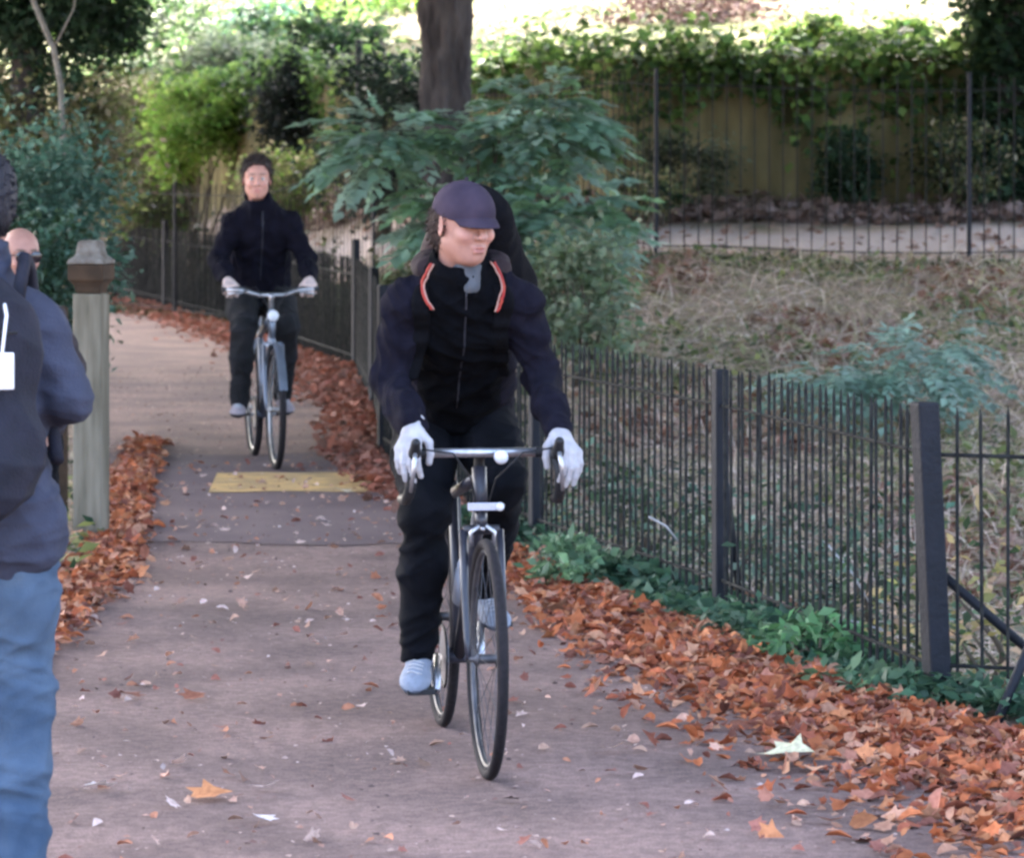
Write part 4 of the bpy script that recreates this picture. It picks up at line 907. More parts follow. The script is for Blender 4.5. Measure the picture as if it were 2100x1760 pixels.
# ------------------------------------------------------------------ wall behind the upper path
wallm = mat('mossy_wall', (.27, .225, .115), .95, (.075, .065, .032), 1.6, 1, 12, stretch=(1.5, 1.5, .35), spec=.1, detail=9)
V = []; xs_ = np.arange(-5.5, 13, .3); zs_ = np.linspace(0, 1, 8)
for x in xs_:
    y = float(yb(x)) + 4.75; z0 = zg(x, y - .35) - .2; z1 = zg(x, y + .8) + .02
    for t in zs_: V.append((x, y + .03 * math.sin(x * 2.7 + t * 5) + .03 * math.sin(x * 7.1 - t * 9) - .1 + .12 * t, z0 + (z1 - z0) * t))
    V.append((x, y + .55, z1)); V.append((x, y + .55, z0))
k = len(zs_) + 2; Fw = [[i * k + j, i * k + j + k, i * k + j + k + 1, i * k + j + 1] for i in range(len(xs_) - 1) for j in range(k - 1)]
tag(fast_mesh('retaining_wall', V, Fw, wallm, smooth=True), 'dark mossy retaining wall under the ivy, behind the upper path', 'wall')

def along_wall(n, x0, x1, dy, dz, sy, sz):
    x = rng.uniform(x0, x1, n); y = yb(x) + 4.75 + dy + rng.normal(0, sy, n); z = 2.72 + dz + rng.normal(0, sz, n)
    return np.stack([x, y, z], 1)
ivyg = [(.05, .10, .035), (.08, .16, .045), (.13, .23, .06), (.19, .29, .08)]
def ivy(name, label, P, size, cols, e=None):
    n = len(P); d = rdir(n, .5, -.5); d[:, 1] -= .4
    V, F = place(T_DIA, F_DIA, P, d, size * rng.uniform(.6, 1.4, n), roll=rng.normal(0, .5, n), wid=1.6)
    o = fast_mesh(name, V, F, leafm, e, col=pal(cols, n, 4, .25)); 
    if label: tag(o, label, 'ivy')
    return o
P = along_wall(15000, -4.5, 11, .05, .02, .30, .14); und = .18 * np.sin(P[:, 0] * 1.9) + .12 * np.sin(P[:, 0] * 4.3 + 1); P[:, 2] += und * .5
hang = rng.random(len(P)) < .48; P[hang, 2] -= np.abs(rng.normal(0, .24, hang.sum())) * (1.6 + 1.1 * np.sin(P[hang, 0] * 2.3) + .5 * np.sin(P[hang, 0] * 5.1)); P[hang, 1] = yb(P[hang, 0]) + 4.58 + rng.normal(0, .07, hang.sum())
ivy('ivy_hedge', 'long ivy hedge sprawling over the top of the mossy wall', P, .10, ivyg)

# ------------------------------------------------------------------ background plants
tree_e = empty('park_tree', (0, 0, 0), 0, 'large grey trunked tree rising behind the feathery dark shrub', 'tree')
tb = at(915, 470, 29.5); tx = tb[0]; base = zg(tx, 29.5)
F = Field((tx - .6, 28.9, base - .3), (tx + .6, 30.1, 4.6), .02)
F.chain([(tx + .05, 29.5, base - .2), (tx + .03, 29.5, base + .35), (tx + .0, 29.5, 1.6), (tx - .01, 29.5, 2.5), (tx + .0, 29.5, 3.4), (tx + .03, 29.5, 4.6)], [.30, .20, .175, .185, .195, .20], .05)
for i in range(5): F.cap((tx + .34 * math.cos(i * 1.3), 29.5 + .34 * math.sin(i * 1.3), base - .15), (tx + .1 * math.cos(i * 1.3), 29.5 + .1 * math.sin(i * 1.3), base + .6), .07, .06, .08)
V, Q = F.mesh(); V = folds(V, Q, .028, 26, 5, (1, 1, .18)); V = folds(V, Q, .010, 80, 6, (1, 1, .3))
b = MB(); b.tube([(tx + .03, 29.5, 4.5), (tx + .1, 29.7, 7), (tx, 30, 11)], [.20, .19, .10], 18)
V2 = np.array(b.v); fast_mesh('trunk', np.concatenate([V, V2]), [list(map(int, f)) for f in Q] + [[i + len(V) for i in f] for f in b.f], barkm, tree_e, True)
b = MB()
for i in range(9):
    a = i * 2.4; z = 5 + i * .55; s = Vector((tx + .05, 29.6, z)); e = s + Vector((math.cos(a) * 4, math.sin(a) * 4, 1.8))
    b.tube([s, (s + e) / 2 + Vector((0, 0, .5)), e], [.09, .06, .02], 7)
b.build('limbs', barkm, tree_e, True)
foliage('crown', (tx, 32.5, 9.0), (6, 7, 3.0), 17000, .7, GREEN_M, tree_e, clumps=110, tight=.2, hollow=0, floor=False)  # crown above the frame, widened and set back to cast more shade
def shade_tree(x, y, r, zc, label, n=12000, trunk=True, tz=.25):  # unseen trees added outside the frame to keep sun off path and bank
    e = empty('park_tree', (0, 0, 0), 0, label, 'tree', 'unseen trees added for shade'); z = zg(x, y)
    MB().tube([(x, y, z - .2), (x + .05, y, z + 1), (x, y + .05, zc * .6), (x, y, zc + 1)], [tz * 1.3, tz, tz * .8, tz * .3], 14).build('trunk', barkm, e, True)
    b = MB()
    for i in range(7):
        a = i * 2.4 + x; s = Vector((x, y, zc * .55 + i * .4)); en = s + Vector((math.cos(a) * r[0] * .7, math.sin(a) * r[1] * .7, r[2] * .6)); b.tube([s, (s + en) / 2 + Vector((0, 0, .3)), en], [.08, .05, .02], 6)
    b.build('limbs', barkm, e, True)
    foliage('crown', (x, y, zc), r, n, .72, GREEN_M, e, clumps=110, tight=.2, hollow=0, floor=False)
shade_tree(5.2, 21.5, (5.5, 6, 2.8), 9.2, 'unseen tree added right of the frame to shade the railing')
shade_tree(-5.6, 23.5, (5.5, 6, 2.8), 9.4, 'unseen tree added left of the frame to shade the path')
shade_tree(6.2, 34.3, (6.2, 6, 2.8), 9.6, 'unseen shade tree added on the bank right of the frame')
shade_tree(-6.5, 37, (5.4, 7.5, 2.8), 9.6, 'unseen shade tree added on the left slope behind the bushes', 20000)
shade_tree(5.0, 14.5, (5.6, 5.2, 2.2), 9.0, 'unseen shade tree added near the right end of the railing', 14000)
shade_tree(-4.6, 14.5, (5.2, 5.4, 2.2), 9.0, 'unseen shade tree added left of the path behind the pedestrians', 14000)
shade_tree(-8.0, 50.5, (5.5, 7.5, 2.6), 9.8, 'unseen shade tree added beyond the bend left of the frame', 20000)

# feathery dark shrub in front of the trunk
sh_e = empty('elder_shrub', (0, 0, 0), 0, 'feathery blue-green shrub with layered sprays in front of the big trunk', 'shrub')
def spray_shrub(e, cs, n, L, cols, leaf, droop=.3, pairs=5, flat=.35):
    Cs = []; Ds = []
    for (c, r, wgt) in cs:
        k = int(n * wgt); d = rdir(k, .7, .1); rad = rng.random((k, 1)) ** .45
        P = c + d * rad * A(r); P[:, 2] = np.round(P[:, 2] / .12) * .12 + rng.normal(0, .02, k)
        dd = d.copy(); dd[:, 2] *= flat; dd[:, 1] -= .45; Cs.append(P); Ds.append(dd + rng.normal(0, .15, dd.shape))
    C0 = np.concatenate(Cs); D0 = np.concatenate(Ds); ok = C0[:, 2] > hz(C0[:, 0], C0[:, 1]) + .05
    return sprays('foliage', C0[ok], D0[ok], L * rng.uniform(.7, 1.3, ok.sum()), cols, e, pairs, leaf, droop, 1.15)
cA = at(980, 440, 27); cB = at(790, 290, 27); cC = at(1140, 470, 26.5); cD = at(1110, 265, 27)
spray_shrub(sh_e, [(cA, (.45, .5, .28), .22), (cB, (.36, .4, .22), .16), (cD, (.34, .5, .34), .32), (cC, (.40, .5, .38), .26)], 520, .31, [(.26, .42, .30), (.31, .46, .35), (.37, .50, .40), (.23, .38, .20)], .12)
stems((cA[0], cA[1], 1.7), (.8, .5, .6), (cA[0], cA[1], zg(cA[0], cA[1])), 12, .022, sh_e)

bush('fern_clump', 'pale green fronds below the feathery shrub beside the front cyclist', 'fern', at(1190, 620, 25) , (.42, .5, .42), 2600, .075, [(.22, .30, .19), (.26, .32, .21), (.19, .26, .13), (.30, .31, .20)], clumps=26)
sg = [(.27, .42, .32), (.33, .47, .38), (.40, .52, .44)]
fe = empty('fern_clump', (0, 0, 0), 0, 'grey-green fern clump on the slope between the two nearest posts', 'fern')
spray_shrub(fe, [(at(1840, 780, 22.5), (.36, .35, .17), .55), (at(1700, 790, 22.3), (.22, .3, .12), .25), (at(1930, 720, 23), (.16, .25, .16), .2)], 230, .30, sg, .07, .45)
stems(at(1840, 800, 22.5), (.4, .3, .15), (at(1840, 0, 22.5)[0], 22.5, zg(at(1840, 0, 22.5)[0], 22.5)), 6, .008, fe)

# left side
bush('hedge_shrub', 'teal dark shrub beside the head of the left pedestrian', 'shrub', at(85, 490, 24), (.55, .7, .65), 9000, .06, TEAL, clumps=50, tight=.22)
bush('hedge_shrub', 'low dark green shrub behind the capped gate post', 'shrub', at(60, 640, 22.5), (.42, .6, .55), 5000, .06, GREEN_D + TEAL, clumps=40, tight=.22)
bush('berry_shrub', 'olive and tan bush above the left pedestrian', 'shrub', at(80, 300, 31), (.80, .8, .75), 11000, .07, OLIVE + [(.26, .22, .14)], clumps=60, tight=.2)
bush('berry_shrub', 'yellowish olive shrub against the far wall left of the bright green bush', 'shrub', at(270, 320, 49), (.80, .45, .85), 8000, .09, OLIVE + GREEN_Y, clumps=45, tight=.2)
bush('berry_shrub', 'tan and green seedy bush left of the far cyclist head', 'shrub', at(350, 380, 48), (.75, .7, .65), 6500, .095, OLIVE + GREEN_Y, clumps=40, tight=.22)
bush('green_bush', 'bright fresh green bush up left of the far cyclist', 'bush', at(410, 255, 46), (.78, .7, .58), 7500, .085, GREEN_Y, clumps=45, tight=.2)
bush('green_bush', 'yellow-green bush right behind the far cyclist head', 'bush', at(590, 370, 40), (.50, .5, .36), 3200, .07, GREEN_Y + OLIVE, clumps=30, tight=.22)
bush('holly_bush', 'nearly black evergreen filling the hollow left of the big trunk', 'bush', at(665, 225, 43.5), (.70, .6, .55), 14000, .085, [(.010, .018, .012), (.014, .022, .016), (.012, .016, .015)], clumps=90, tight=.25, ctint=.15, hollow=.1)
bush('holly_bush', 'dark evergreen behind the feathery shrub sprays', 'bush', at(790, 260, 37), (.65, .6, .75), 5500, .08, [(.016, .03, .022), (.025, .045, .032)], clumps=40, tight=.22)
bush('bramble', 'dull olive bramble against the wall left of the wall centre', 'bramble', at(1400, 350, 33.6), (.50, .3, .32), 1800, .06, [(.09, .11, .06), (.12, .13, .08), (.07, .10, .055)], clumps=30, tight=.2)
bush('bramble', 'dark bramble clump beside the thick post of the upper railing', 'bramble', at(1745, 350, 33.8), (.28, .25, .35), 1500, .07, GREEN_D, clumps=22, tight=.2)
bush('bramble', 'dark green bramble at the foot of the wall on the right', 'bramble', at(1975, 330, 33.6), (.5, .3, .34), 2000, .065, GREEN_D + OLIVE, clumps=30, tight=.2)
bush('bramble', 'small dark bramble under the shrub beside the pale upper path', 'bramble', at(1330, 395, 32.8), (.32, .25, .2), 1200, .06, GREEN_D + OLIVE, clumps=18, tight=.2)
bush('green_bush', 'bright sunlit bush on top of the wall right of centre', 'bush', at(1690, 85, 36.6), (.42, .4, .26), 3600, .085, GREEN_Y + GREEN_M, clumps=30, tight=.2)
bush('green_bush', 'sunlit bush on the wall top next to the ivy clad trunk', 'bush', at(1850, 100, 36.8), (.35, .4, .22), 2600, .085, GREEN_Y + GREEN_M, clumps=26, tight=.2)
# ivy-clad tree at the right edge
it = empty('ivy_tree', (0, 0, 0), 0, 'ivy clad tree trunk rising at the right edge above the wall', 'tree')
ix = at(2060, 0, 34)[0]
MB().tube([(ix, 34.2, zg(ix, 34.2) - .2), (ix + .03, 34.2, 2.2), (ix + .1, 34.2, 4), (ix + .2, 34.3, 8)], [.2, .16, .14, .1], 12).build('trunk', barkm, it, True)
zz = rng.uniform(1.3, 6, 9000); aa = rng.uniform(0, 6.28, 9000); rr = .17 + np.abs(rng.normal(0, .10, 9000)) * (1 + .6 * np.sin(zz * 4))
P = np.stack([ix + .05 + rr * np.cos(aa) * 1.3, 34.2 + rr * np.sin(aa), zz], 1); ivy('foliage', None, P, .10, GREEN_D + [(.06, .10, .04)], it)
foliage('crown', (ix + .8, 35, 7.5), (2.5, 2.5, 2.2), 2500, .3, GREEN_M, it, floor=False)
# big dark tree top left with a bare pale branch before it
dk = empty('yew_tree', (0, 0, 0), 0, 'dark yew with hanging foliage in the top left corner', 'tree')
c = at(90, 20, 30); foliage('crown', (c[0] - .1, 30.5, 3.25), (.80, 1.0, .85), 11000, .085, GREEN_D + [(.018, .035, .02)], dk, clumps=60, tight=.2, hollow=.1)
foliage('crown', (c[0] - .6, 30.5, 5.4), (1.8, 1.8, 1.6), 6000, .14, GREEN_D, dk, clumps=50, tight=.2, hollow=.1)
MB().tube([(c[0] - .25, 30.6, zg(c[0] - .25, 30.6) - .1), (c[0] - .2, 30.6, 2.5), (c[0] - .4, 30.6, 6)], [.17, .14, .06], 10).build('trunk', barkm, dk, True)
pb = mat('pale_bark', (.24, .22, .19), .85, (.15, .14, .12), 14)
sl_ = empty('sapling', (0, 0, 0), 0, 'leaning pale bare sapling crossing the dark yew', 'tree')
q = [at(150, 420, 28.5), at(125, 175, 28.5), at(110, 100, 28.5), at(70, 5, 28.5), at(40, -90, 28.5)]; q[0][2] = zg(q[0][0], 28.5) - .05
MB().tube(q, [.025, .022, .021, .020, .014], 8).build('trunk', pb, sl_, True)
b = MB(); b.tube([q[2], q[2] + A((.15, 0, .3)), q[2] + A((.2, 0, .7))], [.01, .007, .003], 6); b.tube([q[3], q[3] + A((-.2, 0, .3))], [.009, .003], 6); b.build('limbs', pb, sl_, True)
foliage('crown', q[4] + A((0, 0, .4)), (.5, .5, .4), 500, .07, GREEN_Y, sl_, floor=False)
# thin pole
px = at(735, 0, 40); po = empty('pole', (px[0], 40, zg(px[0], 40)), 0, 'thin dark pole standing left of the big trunk', 'pole')
zt = at(735, 85, 40)[2] - zg(px[0], 40); MB().lathe([(.034, -.2), (.034, zt), (.026, zt + .02)], 12).build('shaft', fpost, po, True); MB().lathe([(.045, zt * .5), (.045, zt * .5 + .04)], 12).build('collar', fpost, po, True)

# sunlit bushes and trees beyond the wall
far = [(300, 95, 58, 1.2, 1.0, GREEN_M + [(.28, .32, .26)], 'grey-green sunlit bush left in the far background'), (420, 20, 72, 1.5, 1.2, [(.20, .28, .16), (.3, .36, .26), (.16, .24, .08)], 'pale sunlit bush far behind the bright green one'),
       (560, 100, 60, 1.0, .8, GREEN_M + TEAL, 'blue-green sunlit bush over the dark hollow'), (640, 20, 75, 1.6, .9, GREEN_Y, 'yellow sunlit bush far back, left of the pole'),
       (790, 60, 66, 1.0, .9, GREEN_Y + GREEN_M, 'sunlit bush between the pole and the big trunk'), (250, -10, 80, 2.0, 1.2, GREEN_Y, 'far sunlit bush beside the dark yew'),
       (700, 130, 50, .8, .55, GREEN_M + GREEN_D, 'green bush over the wall, at the foot of the pole'), (470, 150, 52, 1.0, .55, [(.16, .2, .13), (.22, .25, .18), (.12, .17, .08)], 'greyish bush over the wall above the bright green bush')]
for (x, y, D, rx, rz, cols, lab) in far:
    bush('green_bush', lab, 'bush', at(x, y, D), (rx, rx, rz), 4200, .13, cols, 'sunlit bushes beyond the wall', clumps=40, tight=.2)
# far line of trees on the hillside
for i, (x, D) in enumerate([(-150, 92), (250, 105), (700, 98), (1200, 110), (1650, 100), (2150, 95)]):
    c = at(x, 0, D); z = zg(c[0], D); e = empty('park_tree', (0, 0, 0), 0, ['far tree on the hillside behind the yew', 'far tree on the hillside above the bright green bush', 'far tree on the hillside left of the big trunk', 'far tree on the hillside above the wall centre', 'far tree on the hillside above the wall bushes', 'far tree on the hillside behind the ivy clad trunk'][i], 'tree', 'far trees on the hillside')
    MB().tube([(c[0], D, z - .3), (c[0], D, z + 7)], [.35, .2], 10).build('trunk', barkm, e, True)
    foliage('crown', (c[0], D, z + 9), (5, 5, 4), 5000, .45, GREEN_Y + GREEN_M, e, clumps=50, tight=.18)
# brown leaf heap / bramble on the lawn
bush('leaf_heap', 'low purplish brown heap of twigs and leaves on the sunlit lawn', 'leaf heap', (at(1400, 90, 46)[0], 46, zg(at(1400, 90, 46)[0], 46) + .12), (1.0, .8, .28), 2600, .09, [(.16, .10, .09), (.22, .14, .13), (.12, .08, .08)], clumps=30, m=dryleaf)

# ------------------------------------------------------------------ stuff: bracken slope, brambles, ivy strip, leaf litter
def blades(n, P, L, w_, cols, lean=.8, name='grass', kind='stuff', m=None, segs=3, up=.5):
    d = rdir(n, .5, up); d /= np.linalg.norm(d, axis=1, keepdims=True); side = np.cross(d, rdir(n)); side /= np.linalg.norm(side, axis=1, keepdims=True)
    L = L * rng.uniform(.4, 1.4, n); Vs = []
    for i in range(segs + 1):
        t = i / segs; p = P + d * (L * t)[:, None]; p = p + A((0, 0, -1.)) * (L * t * t * lean * .5)[:, None]; ww = w_ * (1 - .8 * t)
        Vs.append(p - side * ww); Vs.append(p + side * ww)
    V = np.stack(Vs, 1).reshape(-1, 3); k = 2 * (segs + 1); o = (np.arange(n) * k)[:, None, None]
    f = np.array([[2 * i, 2 * i + 1, 2 * i + 3, 2 * i + 2] for i in range(segs)])[None] + o
    return tag(fast_mesh(name, V, f.reshape(-1, 4), m or strawm, col=pal(cols, n, k, .25)), kind=kind)
def scatter(n, x0, x1, y0, y1, test=None):
    x = rng.uniform(x0, x1, n * 3); y = rng.uniform(y0, y1, n * 3); ok = np.ones(len(x), bool) if test is None else test(x, y); x = x[ok][:n]; y = y[ok][:n]
    return np.stack([x, y, hz(x, y)], 1)
slope = lambda x, y: (x - xf(y) > .35) & (yb(x) - y > .1) & (np.abs(x) < .15 * y + .6)
P = scatter(36000, -2, 5, 13, 31, slope); tag(blades(len(P), P, .38, .0042, [(.68, .52, .40), (.60, .43, .33), (.72, .56, .46), (.46, .35, .23), (.42, .38, .20)], 1.0, 'dead_bracken'), 'matted dead bracken and straw on the slope behind the low railing', 'bracken')
P = scatter(15000, -2, 5, 13, 30.5, slope); nzz = np.sin(P[:, 0] * 2.3 + P[:, 1] * .7) + np.sin(P[:, 0] * .9 - P[:, 1] * 1.3 + 1); P = P[nzz > .1]; P[:, 2] += rng.random(len(P)) * .12
V, F = place(T_DIA, F_DIA, P, rdir(len(P), .4, .3), .065 * rng.uniform(.6, 1.5, len(P)), roll=rng.normal(0, .6, len(P)))
tag(fast_mesh('ground_weeds', V, F, leafm, col=pal(OLIVE + [(.10, .14, .07), (.14, .17, .08)], len(P), 4)), 'olive green weeds scattered through the dead bracken slope', 'weeds', kind='stuff')
P = scatter(9000, -2, 5, 13, 31, slope); nzz = np.sin(P[:, 0] * 1.7 - P[:, 1] * .9 + 2) + np.sin(P[:, 0] * 3.1 + P[:, 1]); P = P[nzz > .2]; P[:, 2] += .01 + rng.random(len(P)) * .05
V, F = place(T_LOB, F_LOB, P, rdir(len(P), .25), .085 * rng.uniform(.6, 1.3, len(P)), roll=rng.normal(0, .5, len(P)))
tag(fast_mesh('brown_leaves', V, F, dryleaf, col=pal([(.30, .15, .09), (.36, .20, .14), (.24, .12, .08), (.38, .25, .2)], len(P), 13)), 'brown fallen leaves lying on the slope behind the low railing', 'fallen leaves', kind='stuff')
# moss and grass along the far kerb
x = rng.uniform(-5, 8, 9000); y = yb(x) - .28 - .12 * np.sin(x * 2.2) + rng.normal(0, .16, 9000); P = np.stack([x, y, hz(x, y)], 1)
tag(blades(len(P), P, .17, .010, [(.06, .075, .02), (.09, .11, .03), (.035, .045, .015)], .9, 'moss'), 'dark mossy grass edge below the tall railing', 'moss')
# leaf litter on the bank behind the upper path
x = rng.uniform(-3, 8, 3500); y = yb(x) + 2.6 + np.abs(rng.normal(0, .8, 3500)); ok = y < yb(x) + 4.6; x = x[ok]; y = y[ok]; P = np.stack([x, y, hz(x, y) + .02 + rng.random(len(x)) * .05], 1)
V, F = place(T_LOB, F_LOB, P, rdir(len(P), .3), .10 * rng.uniform(.6, 1.3, len(P)), roll=rng.normal(0, .5, len(P)))
tag(fast_mesh('brown_leaves', V, F, dryleaf, col=pal([(.24, .17, .145), (.28, .20, .175), (.20, .135, .11)], len(P), 13)), 'brown leaf drift between the pale upper path and the wall', 'fallen leaves', kind='stuff')
x = rng.uniform(-3, 8, 700); y = yb(x) + rng.uniform(.3, 2.9, 700); P = np.stack([x, y, hz(x, y) + .02], 1); V, F = place(T_LOB, F_LOB, P, rdir(700, .2), .075 * rng.uniform(.5, 1.3, 700), roll=rng.normal(0, .4, 700))
tag(fast_mesh('brown_leaves', V, F, dryleaf, col=pal([(.34, .20, .15), (.42, .28, .22), (.26, .15, .11)], 700, 13)), 'brown leaves strewn over the pale upper path', 'fallen leaves', kind='stuff')
# lawn grass tufts beyond the wall
x = rng.uniform(-9, 12, 14000); y = yb(x) + 5.3 + rng.random(14000) ** 1.6 * 30; ok = np.abs(x) < .16 * y; P = np.stack([x, y, hz(x, y)], 1)[ok]
tag(blades(len(P), P, .14, .012, [(.06, .095, .022), (.085, .115, .032), (.13, .11, .065)], .6, 'lawn_grass'), 'sunlit lawn grass beyond the wall', 'grass')
# brambles just behind the low railing
for i, (t, off, rr_, lab, cols) in enumerate([(13.2, .55, .42, 'dark bramble bush right behind the nearest fence post', GREEN_D + OLIVE), (14.6, .50, .38, 'dark bramble just behind the second fence post from the right', GREEN_D + TEAL), (16.2, .55, .42, 'blue-green bramble behind the railing by the cyclist glove', TEAL + GREEN_D),
                                              (17.6, .55, .40, 'bramble behind the railing hidden partly by the front cyclist', TEAL + GREEN_D), (12.6, .75, .42, 'grey-green bramble with bare stems behind the right end of the railing', [(.14, .17, .12), (.10, .13, .09), (.2, .19, .15)])]):
    x = float(xf(t)) + off; z = zg(x, t); bush('bramble', lab, 'bramble', (x, t, z + .20), (.42, .55, rr_ * .85), 800, .055, [tuple(v * q for v, q in zip(c_2, (1.7, 1.35, 1.3))) for c_2 in cols], 'brambles behind the low railing', clumps=22, tight=.25)
# bare pale sticks behind the railing
for i, (a, c) in enumerate([((1690, 1110), (1790, 1250)), ((1680, 1265), (1830, 1300)), ((1330, 1060), (1390, 1110))]):
    D = 14.1; b = MB(); p, q_ = at(*a, D), at(*c, D); b.tube([p, lerp(p, q_, .5) + A((.01, 0, .01)), q_], [.005, .0045, .003], 6)
    tag(b.build('dead_stalk', mat('pale_stalk', (.42, .40, .38), .8), None, True), ['long pale stalk slanting behind the railing between the two nearest posts', 'nearly level pale stalk low behind the railing', 'short pale stalk behind the railing beside the cyclist glove'][i], 'stalk')
# ivy strip along the foot of the railing
t = rng.random(9500) ** .9; yy = 11.0 + t * 7.2; ex = np.interp(yy, [11, 12.3, 14.8, 17.3, 19.8, 23], [2.35, 1.40, .80, .10, -.42, -.8])
off = rng.normal(-.09, .10, len(yy)); P = np.stack([ex + off, yy + rng.normal(0, .03, len(yy)), np.zeros(len(yy))], 1); P[:, 2] = hz(P[:, 0], P[:, 1]) + .02 + np.abs(rng.normal(0, .022, len(yy))) * (1 + .8 * np.sin(yy * 3.3))
d = rdir(len(P), .35, .15); d[:, 1] -= .4
V, F = place(T_DIA, F_DIA, P, d, .056 * rng.uniform(.5, 1.4, len(P)), roll=rng.normal(0, .5, len(P)), wid=1.35)
tag(fast_mesh('ivy', V, F, leafm, col=pal([(.05, .115, .07), (.07, .15, .085), (.10, .19, .11), (.04, .09, .06), (.15, .23, .15)], len(P), 4, .25)), 'ivy and low greenery along the foot of the low railing', 'ivy', kind='stuff')
yy = rng.uniform(19, 50, 15000); x = xf(yy) + .12 + np.abs(rng.normal(0, .20, len(yy))); P = np.stack([x, yy, hz(x, yy) + np.abs(rng.normal(0, .26, len(yy))) * (1 + .5 * np.sin(yy * 2.1))], 1); P = P[P[:, 2] - hz(P[:, 0], P[:, 1]) < .75]
V, F = place(T_DIA, F_DIA, P, rdir(len(P), .4, .1), .085 * rng.uniform(.6, 1.4, len(P)), roll=rng.normal(0, .5, len(P)), wid=1.4)
tag(fast_mesh('undergrowth', V, F, leafm, col=pal([(.05, .07, .035), (.07, .085, .045), (.035, .055, .03), (.10, .10, .06)], len(P), 4, .25)), 'dull dark undergrowth behind the far stretch of the low railing', 'undergrowth', kind='stuff')
bush('nettle_clump', 'light green leafy clump at the fence foot right of the front cyclist', 'plant', at(1165, 1165, 15.6), (.16, .25, .11), 500, .06, [(.14, .26, .14), (.19, .31, .18)], clumps=14)
bush('nettle_clump', 'fresh green leafy clump at the fence foot between the two nearest posts', 'plant', at(1650, 1320, 13.2), (.20, .25, .10), 500, .06, [(.10, .24, .10), (.15, .28, .14)], clumps=14)
bush('nettle_clump', 'pale green clump at the foot of the nearest fence post', 'plant', at(1830, 1440, 12.4), (.24, .2, .09), 500, .06, [(.13, .24, .13), (.18, .29, .18)], clumps=14)

ORG = [(.50, .16, .065), (.44, .125, .055), (.54, .22, .10), (.30, .09, .05), (.48, .25, .16), (.22, .085, .06), (.42, .18, .12), (.56, .29, .17), (.48, .15, .06)]
def litter(name, label, P, size, cols, kind='stuff'):
    n = len(P); h_ = int(n * .45); d = rdir(n, .25); sz = size * rng.uniform(.4, 1.3, n); rl = rng.normal(0, .55, n)
    V1, F1 = place(T_LOB, F_LOB, P[:h_], d[:h_], sz[:h_], roll=rl[:h_]); c1 = pal(cols, h_, 13, .2)
    T_OV = A([(0, 0, 0), (.22, .2, .05), (.55, .24, .09), (.85, .12, .03), (1, 0, -.05), (.85, -.12, .04), (.55, -.24, .10), (.22, -.2, .04), (.5, 0, 0)]); F_OV = A([(8, i, (i + 1) % 8) for i in range(8)])
    V2, F2 = place(T_OV * A((1, 1.1, 1.8)), F_OV, P[h_:], d[h_:], sz[h_:] * 1.1, roll=rl[h_:]); c2 = pal(cols, n - h_, 9, .2)
    V, F = jn([(V1, F1), (V2, F2)])
    return tag(fast_mesh(name, V, F, dryleaf, col=np.concatenate([c1, c2])), label, 'fallen leaves', kind=kind)
# right drift, following the fence foot
yy = rng.uniform(8.2, 17, 15000); out = np.interp(yy, [8.2, 9.5, 11, 12.3, 14.5, 16, 17], [2.6, 2.1, 1.6, 1.10, .48, .16, -.1]); wd = np.interp(yy, [8.2, 10, 12, 13.7, 15, 17], [.95, .85, .62, .42, .3, .25])
f_ = np.abs(rng.normal(0, .55, len(yy))); x = out - wd * f_ + .08; P = np.stack([x, yy, hz(x, yy) + .012 + rng.random(len(yy)) * .035 * np.exp(-f_)], 1)
keep = f_ < 1.7; litter('leaf_litter', 'thick orange drift of fallen leaves along the right edge of the path', P[keep][:14500], .056, ORG)
yy = rng.uniform(17, 48, 12000); x = xf(yy) - .05 - np.abs(rng.normal(0, 1, len(yy))) * np.interp(yy, [17, 26, 30, 48], [.11, .13, .25, .3]); P = np.stack([x, yy, hz(x, yy) + .015 + rng.random(len(yy)) * .03], 1); litter('leaf_litter', 'far band of rusty leaves along the fence side of the path', P, .07, [(.42, .16, .10), (.5, .24, .17), (.34, .13, .09), (.28, .15, .11)])
yy = 12 + rng.random(5200) * 11.5; x = path_left(yy) * 0 + np.interp(yy, [12, 14, 16, 17.5, 20, 23.5], [-1.72, -1.76, -1.78, -1.83, -2.02, -2.25]) + rng.normal(0, 1, len(yy)) * np.interp(yy, [12, 16, 17.5, 23.5], [.05, .10, .06, .05]); P = np.stack([x, yy, hz(x, yy) + .012 + rng.random(len(yy)) * .03], 1); litter('leaf_litter', 'orange leaf pile around the foot of the capped gate post', P, .058, ORG)
# left verge foliage beyond the edge
P = scatter(5000, -4.2, -1.8, 9, 26, lambda x, y: x < path_left(y) - .1); P[:, 2] += rng.random(len(P)) * .12
V, F = place(T_DIA, F_DIA, P, rdir(len(P), .4, .3), .07 * rng.uniform(.6, 1.5, len(P)), roll=rng.normal(0, .6, len(P))); tag(fast_mesh('verge_weeds', V, F, leafm, col=pal(GREEN_D + OLIVE, len(P), 4)), 'weeds on the verge left of the path', 'weeds', kind='stuff')
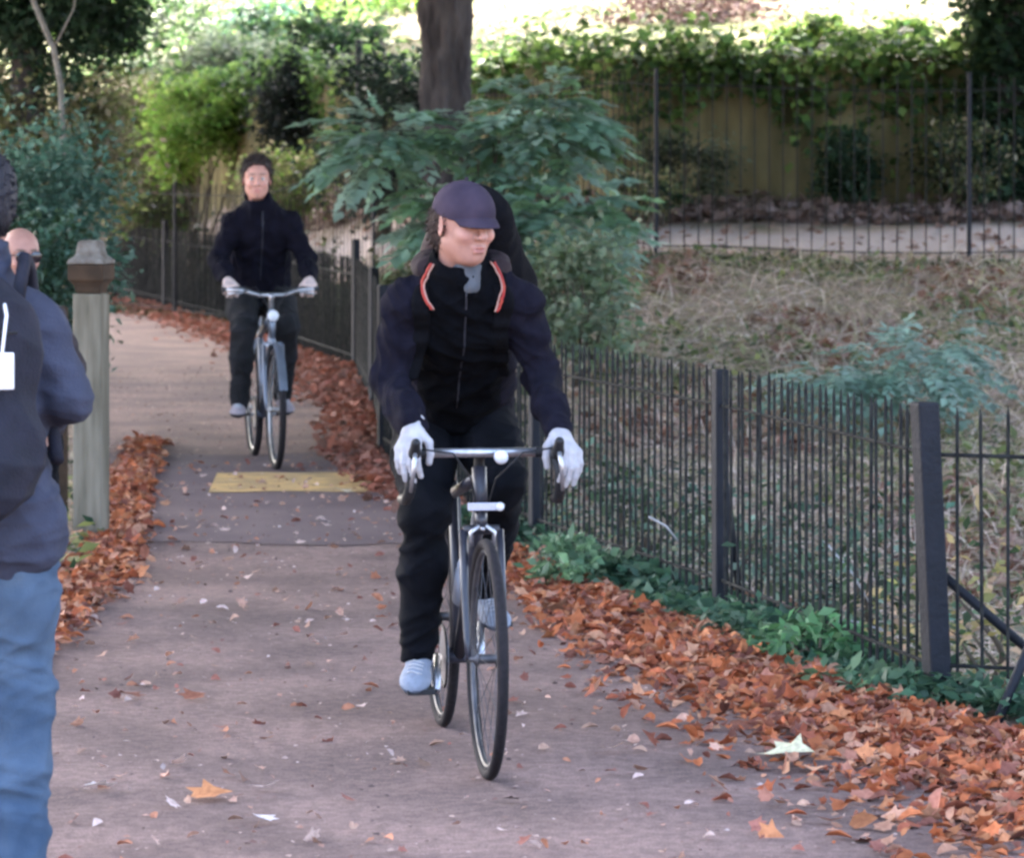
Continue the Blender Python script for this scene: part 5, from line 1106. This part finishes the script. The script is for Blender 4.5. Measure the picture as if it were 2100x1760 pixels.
# loose leaves on the path
yy = 7 + rng.random(2600) ** 1.0 * 15; x = rng.uniform(-1.9, 1.2, 2600); dist = np.interp(yy, [7, 12, 14, 17, 20], [1.2, .7, .25, -.1, -.5]) ; ok = (x < dist) & (np.abs(x) < .14 * yy) & (rng.random(2600) < .3 + .5 * np.exp(-np.abs(x - dist) * 2) + .3 * np.exp(-np.abs(x + 1.6) * 2))
P = np.stack([x, yy, np.full(2600, .018)], 1)[ok][:800]; litter('scattered_leaves', 'loose fallen leaves scattered over the reddish path', P, .04, [(.50, .22, .13), (.62, .36, .26), (.7, .52, .45), (.3, .12, .09), (.45, .28, .2)])
for (x, y, s, c, lab) in [(230, 1627, .085, (.80, .74, .70), 'whitish leaf on the path near the jeans hem'), (390, 1650, .12, (.62, .27, .12), 'large orange leaf on the path at bottom left'), (545, 1628, .07, (.8, .68, .66), 'curled pale leaf on the path right of the large orange leaf'), (555, 1700, .07, (.85, .75, .72), 'narrow pale leaf lowest on the path'),
                          (1065, 1655, .05, (.10, .07, .06), 'small dark leaf below the front wheel'), (1570, 1558, .16, (.78, .75, .50), 'big pale yellow leaf in the orange drift'), (255, 925, .12, (.95, .82, .78), 'bright pale leaf at the top of the leaf pile by the post'), (712, 1018, .10, (.72, .62, .45), 'leaf lying on the corner of the yellow bar'),
                          (675, 1080, .08, (.45, .40, .40), 'grey leaf on the path beyond the front cyclist'), (285, 1443, .09, (.28, .12, .08), 'dark red leaf on the path by the jeans'), (378, 1447, .09, (.33, .13, .08), 'dark red leaf right of its twin by the jeans'), (1255, 1548, .07, (.75, .55, .45), 'tan leaf between the front wheel and the drift')]:
    D = 7800 * 1.75 / (y - 330); p = A((((x - 1049.5) * D / 7800), D, .02)); V, F = place(T_LOB, F_LOB, p[None], A([[math.cos(x), math.sin(x) * .6, .12]]), s, roll=A([.15])); 
    o = fast_mesh('leaf', V - p, F, dryleaf, col=np.tile(c, (13, 1))); o.location = p; tag(o, lab, 'leaf', 'single leaves lying on the path')
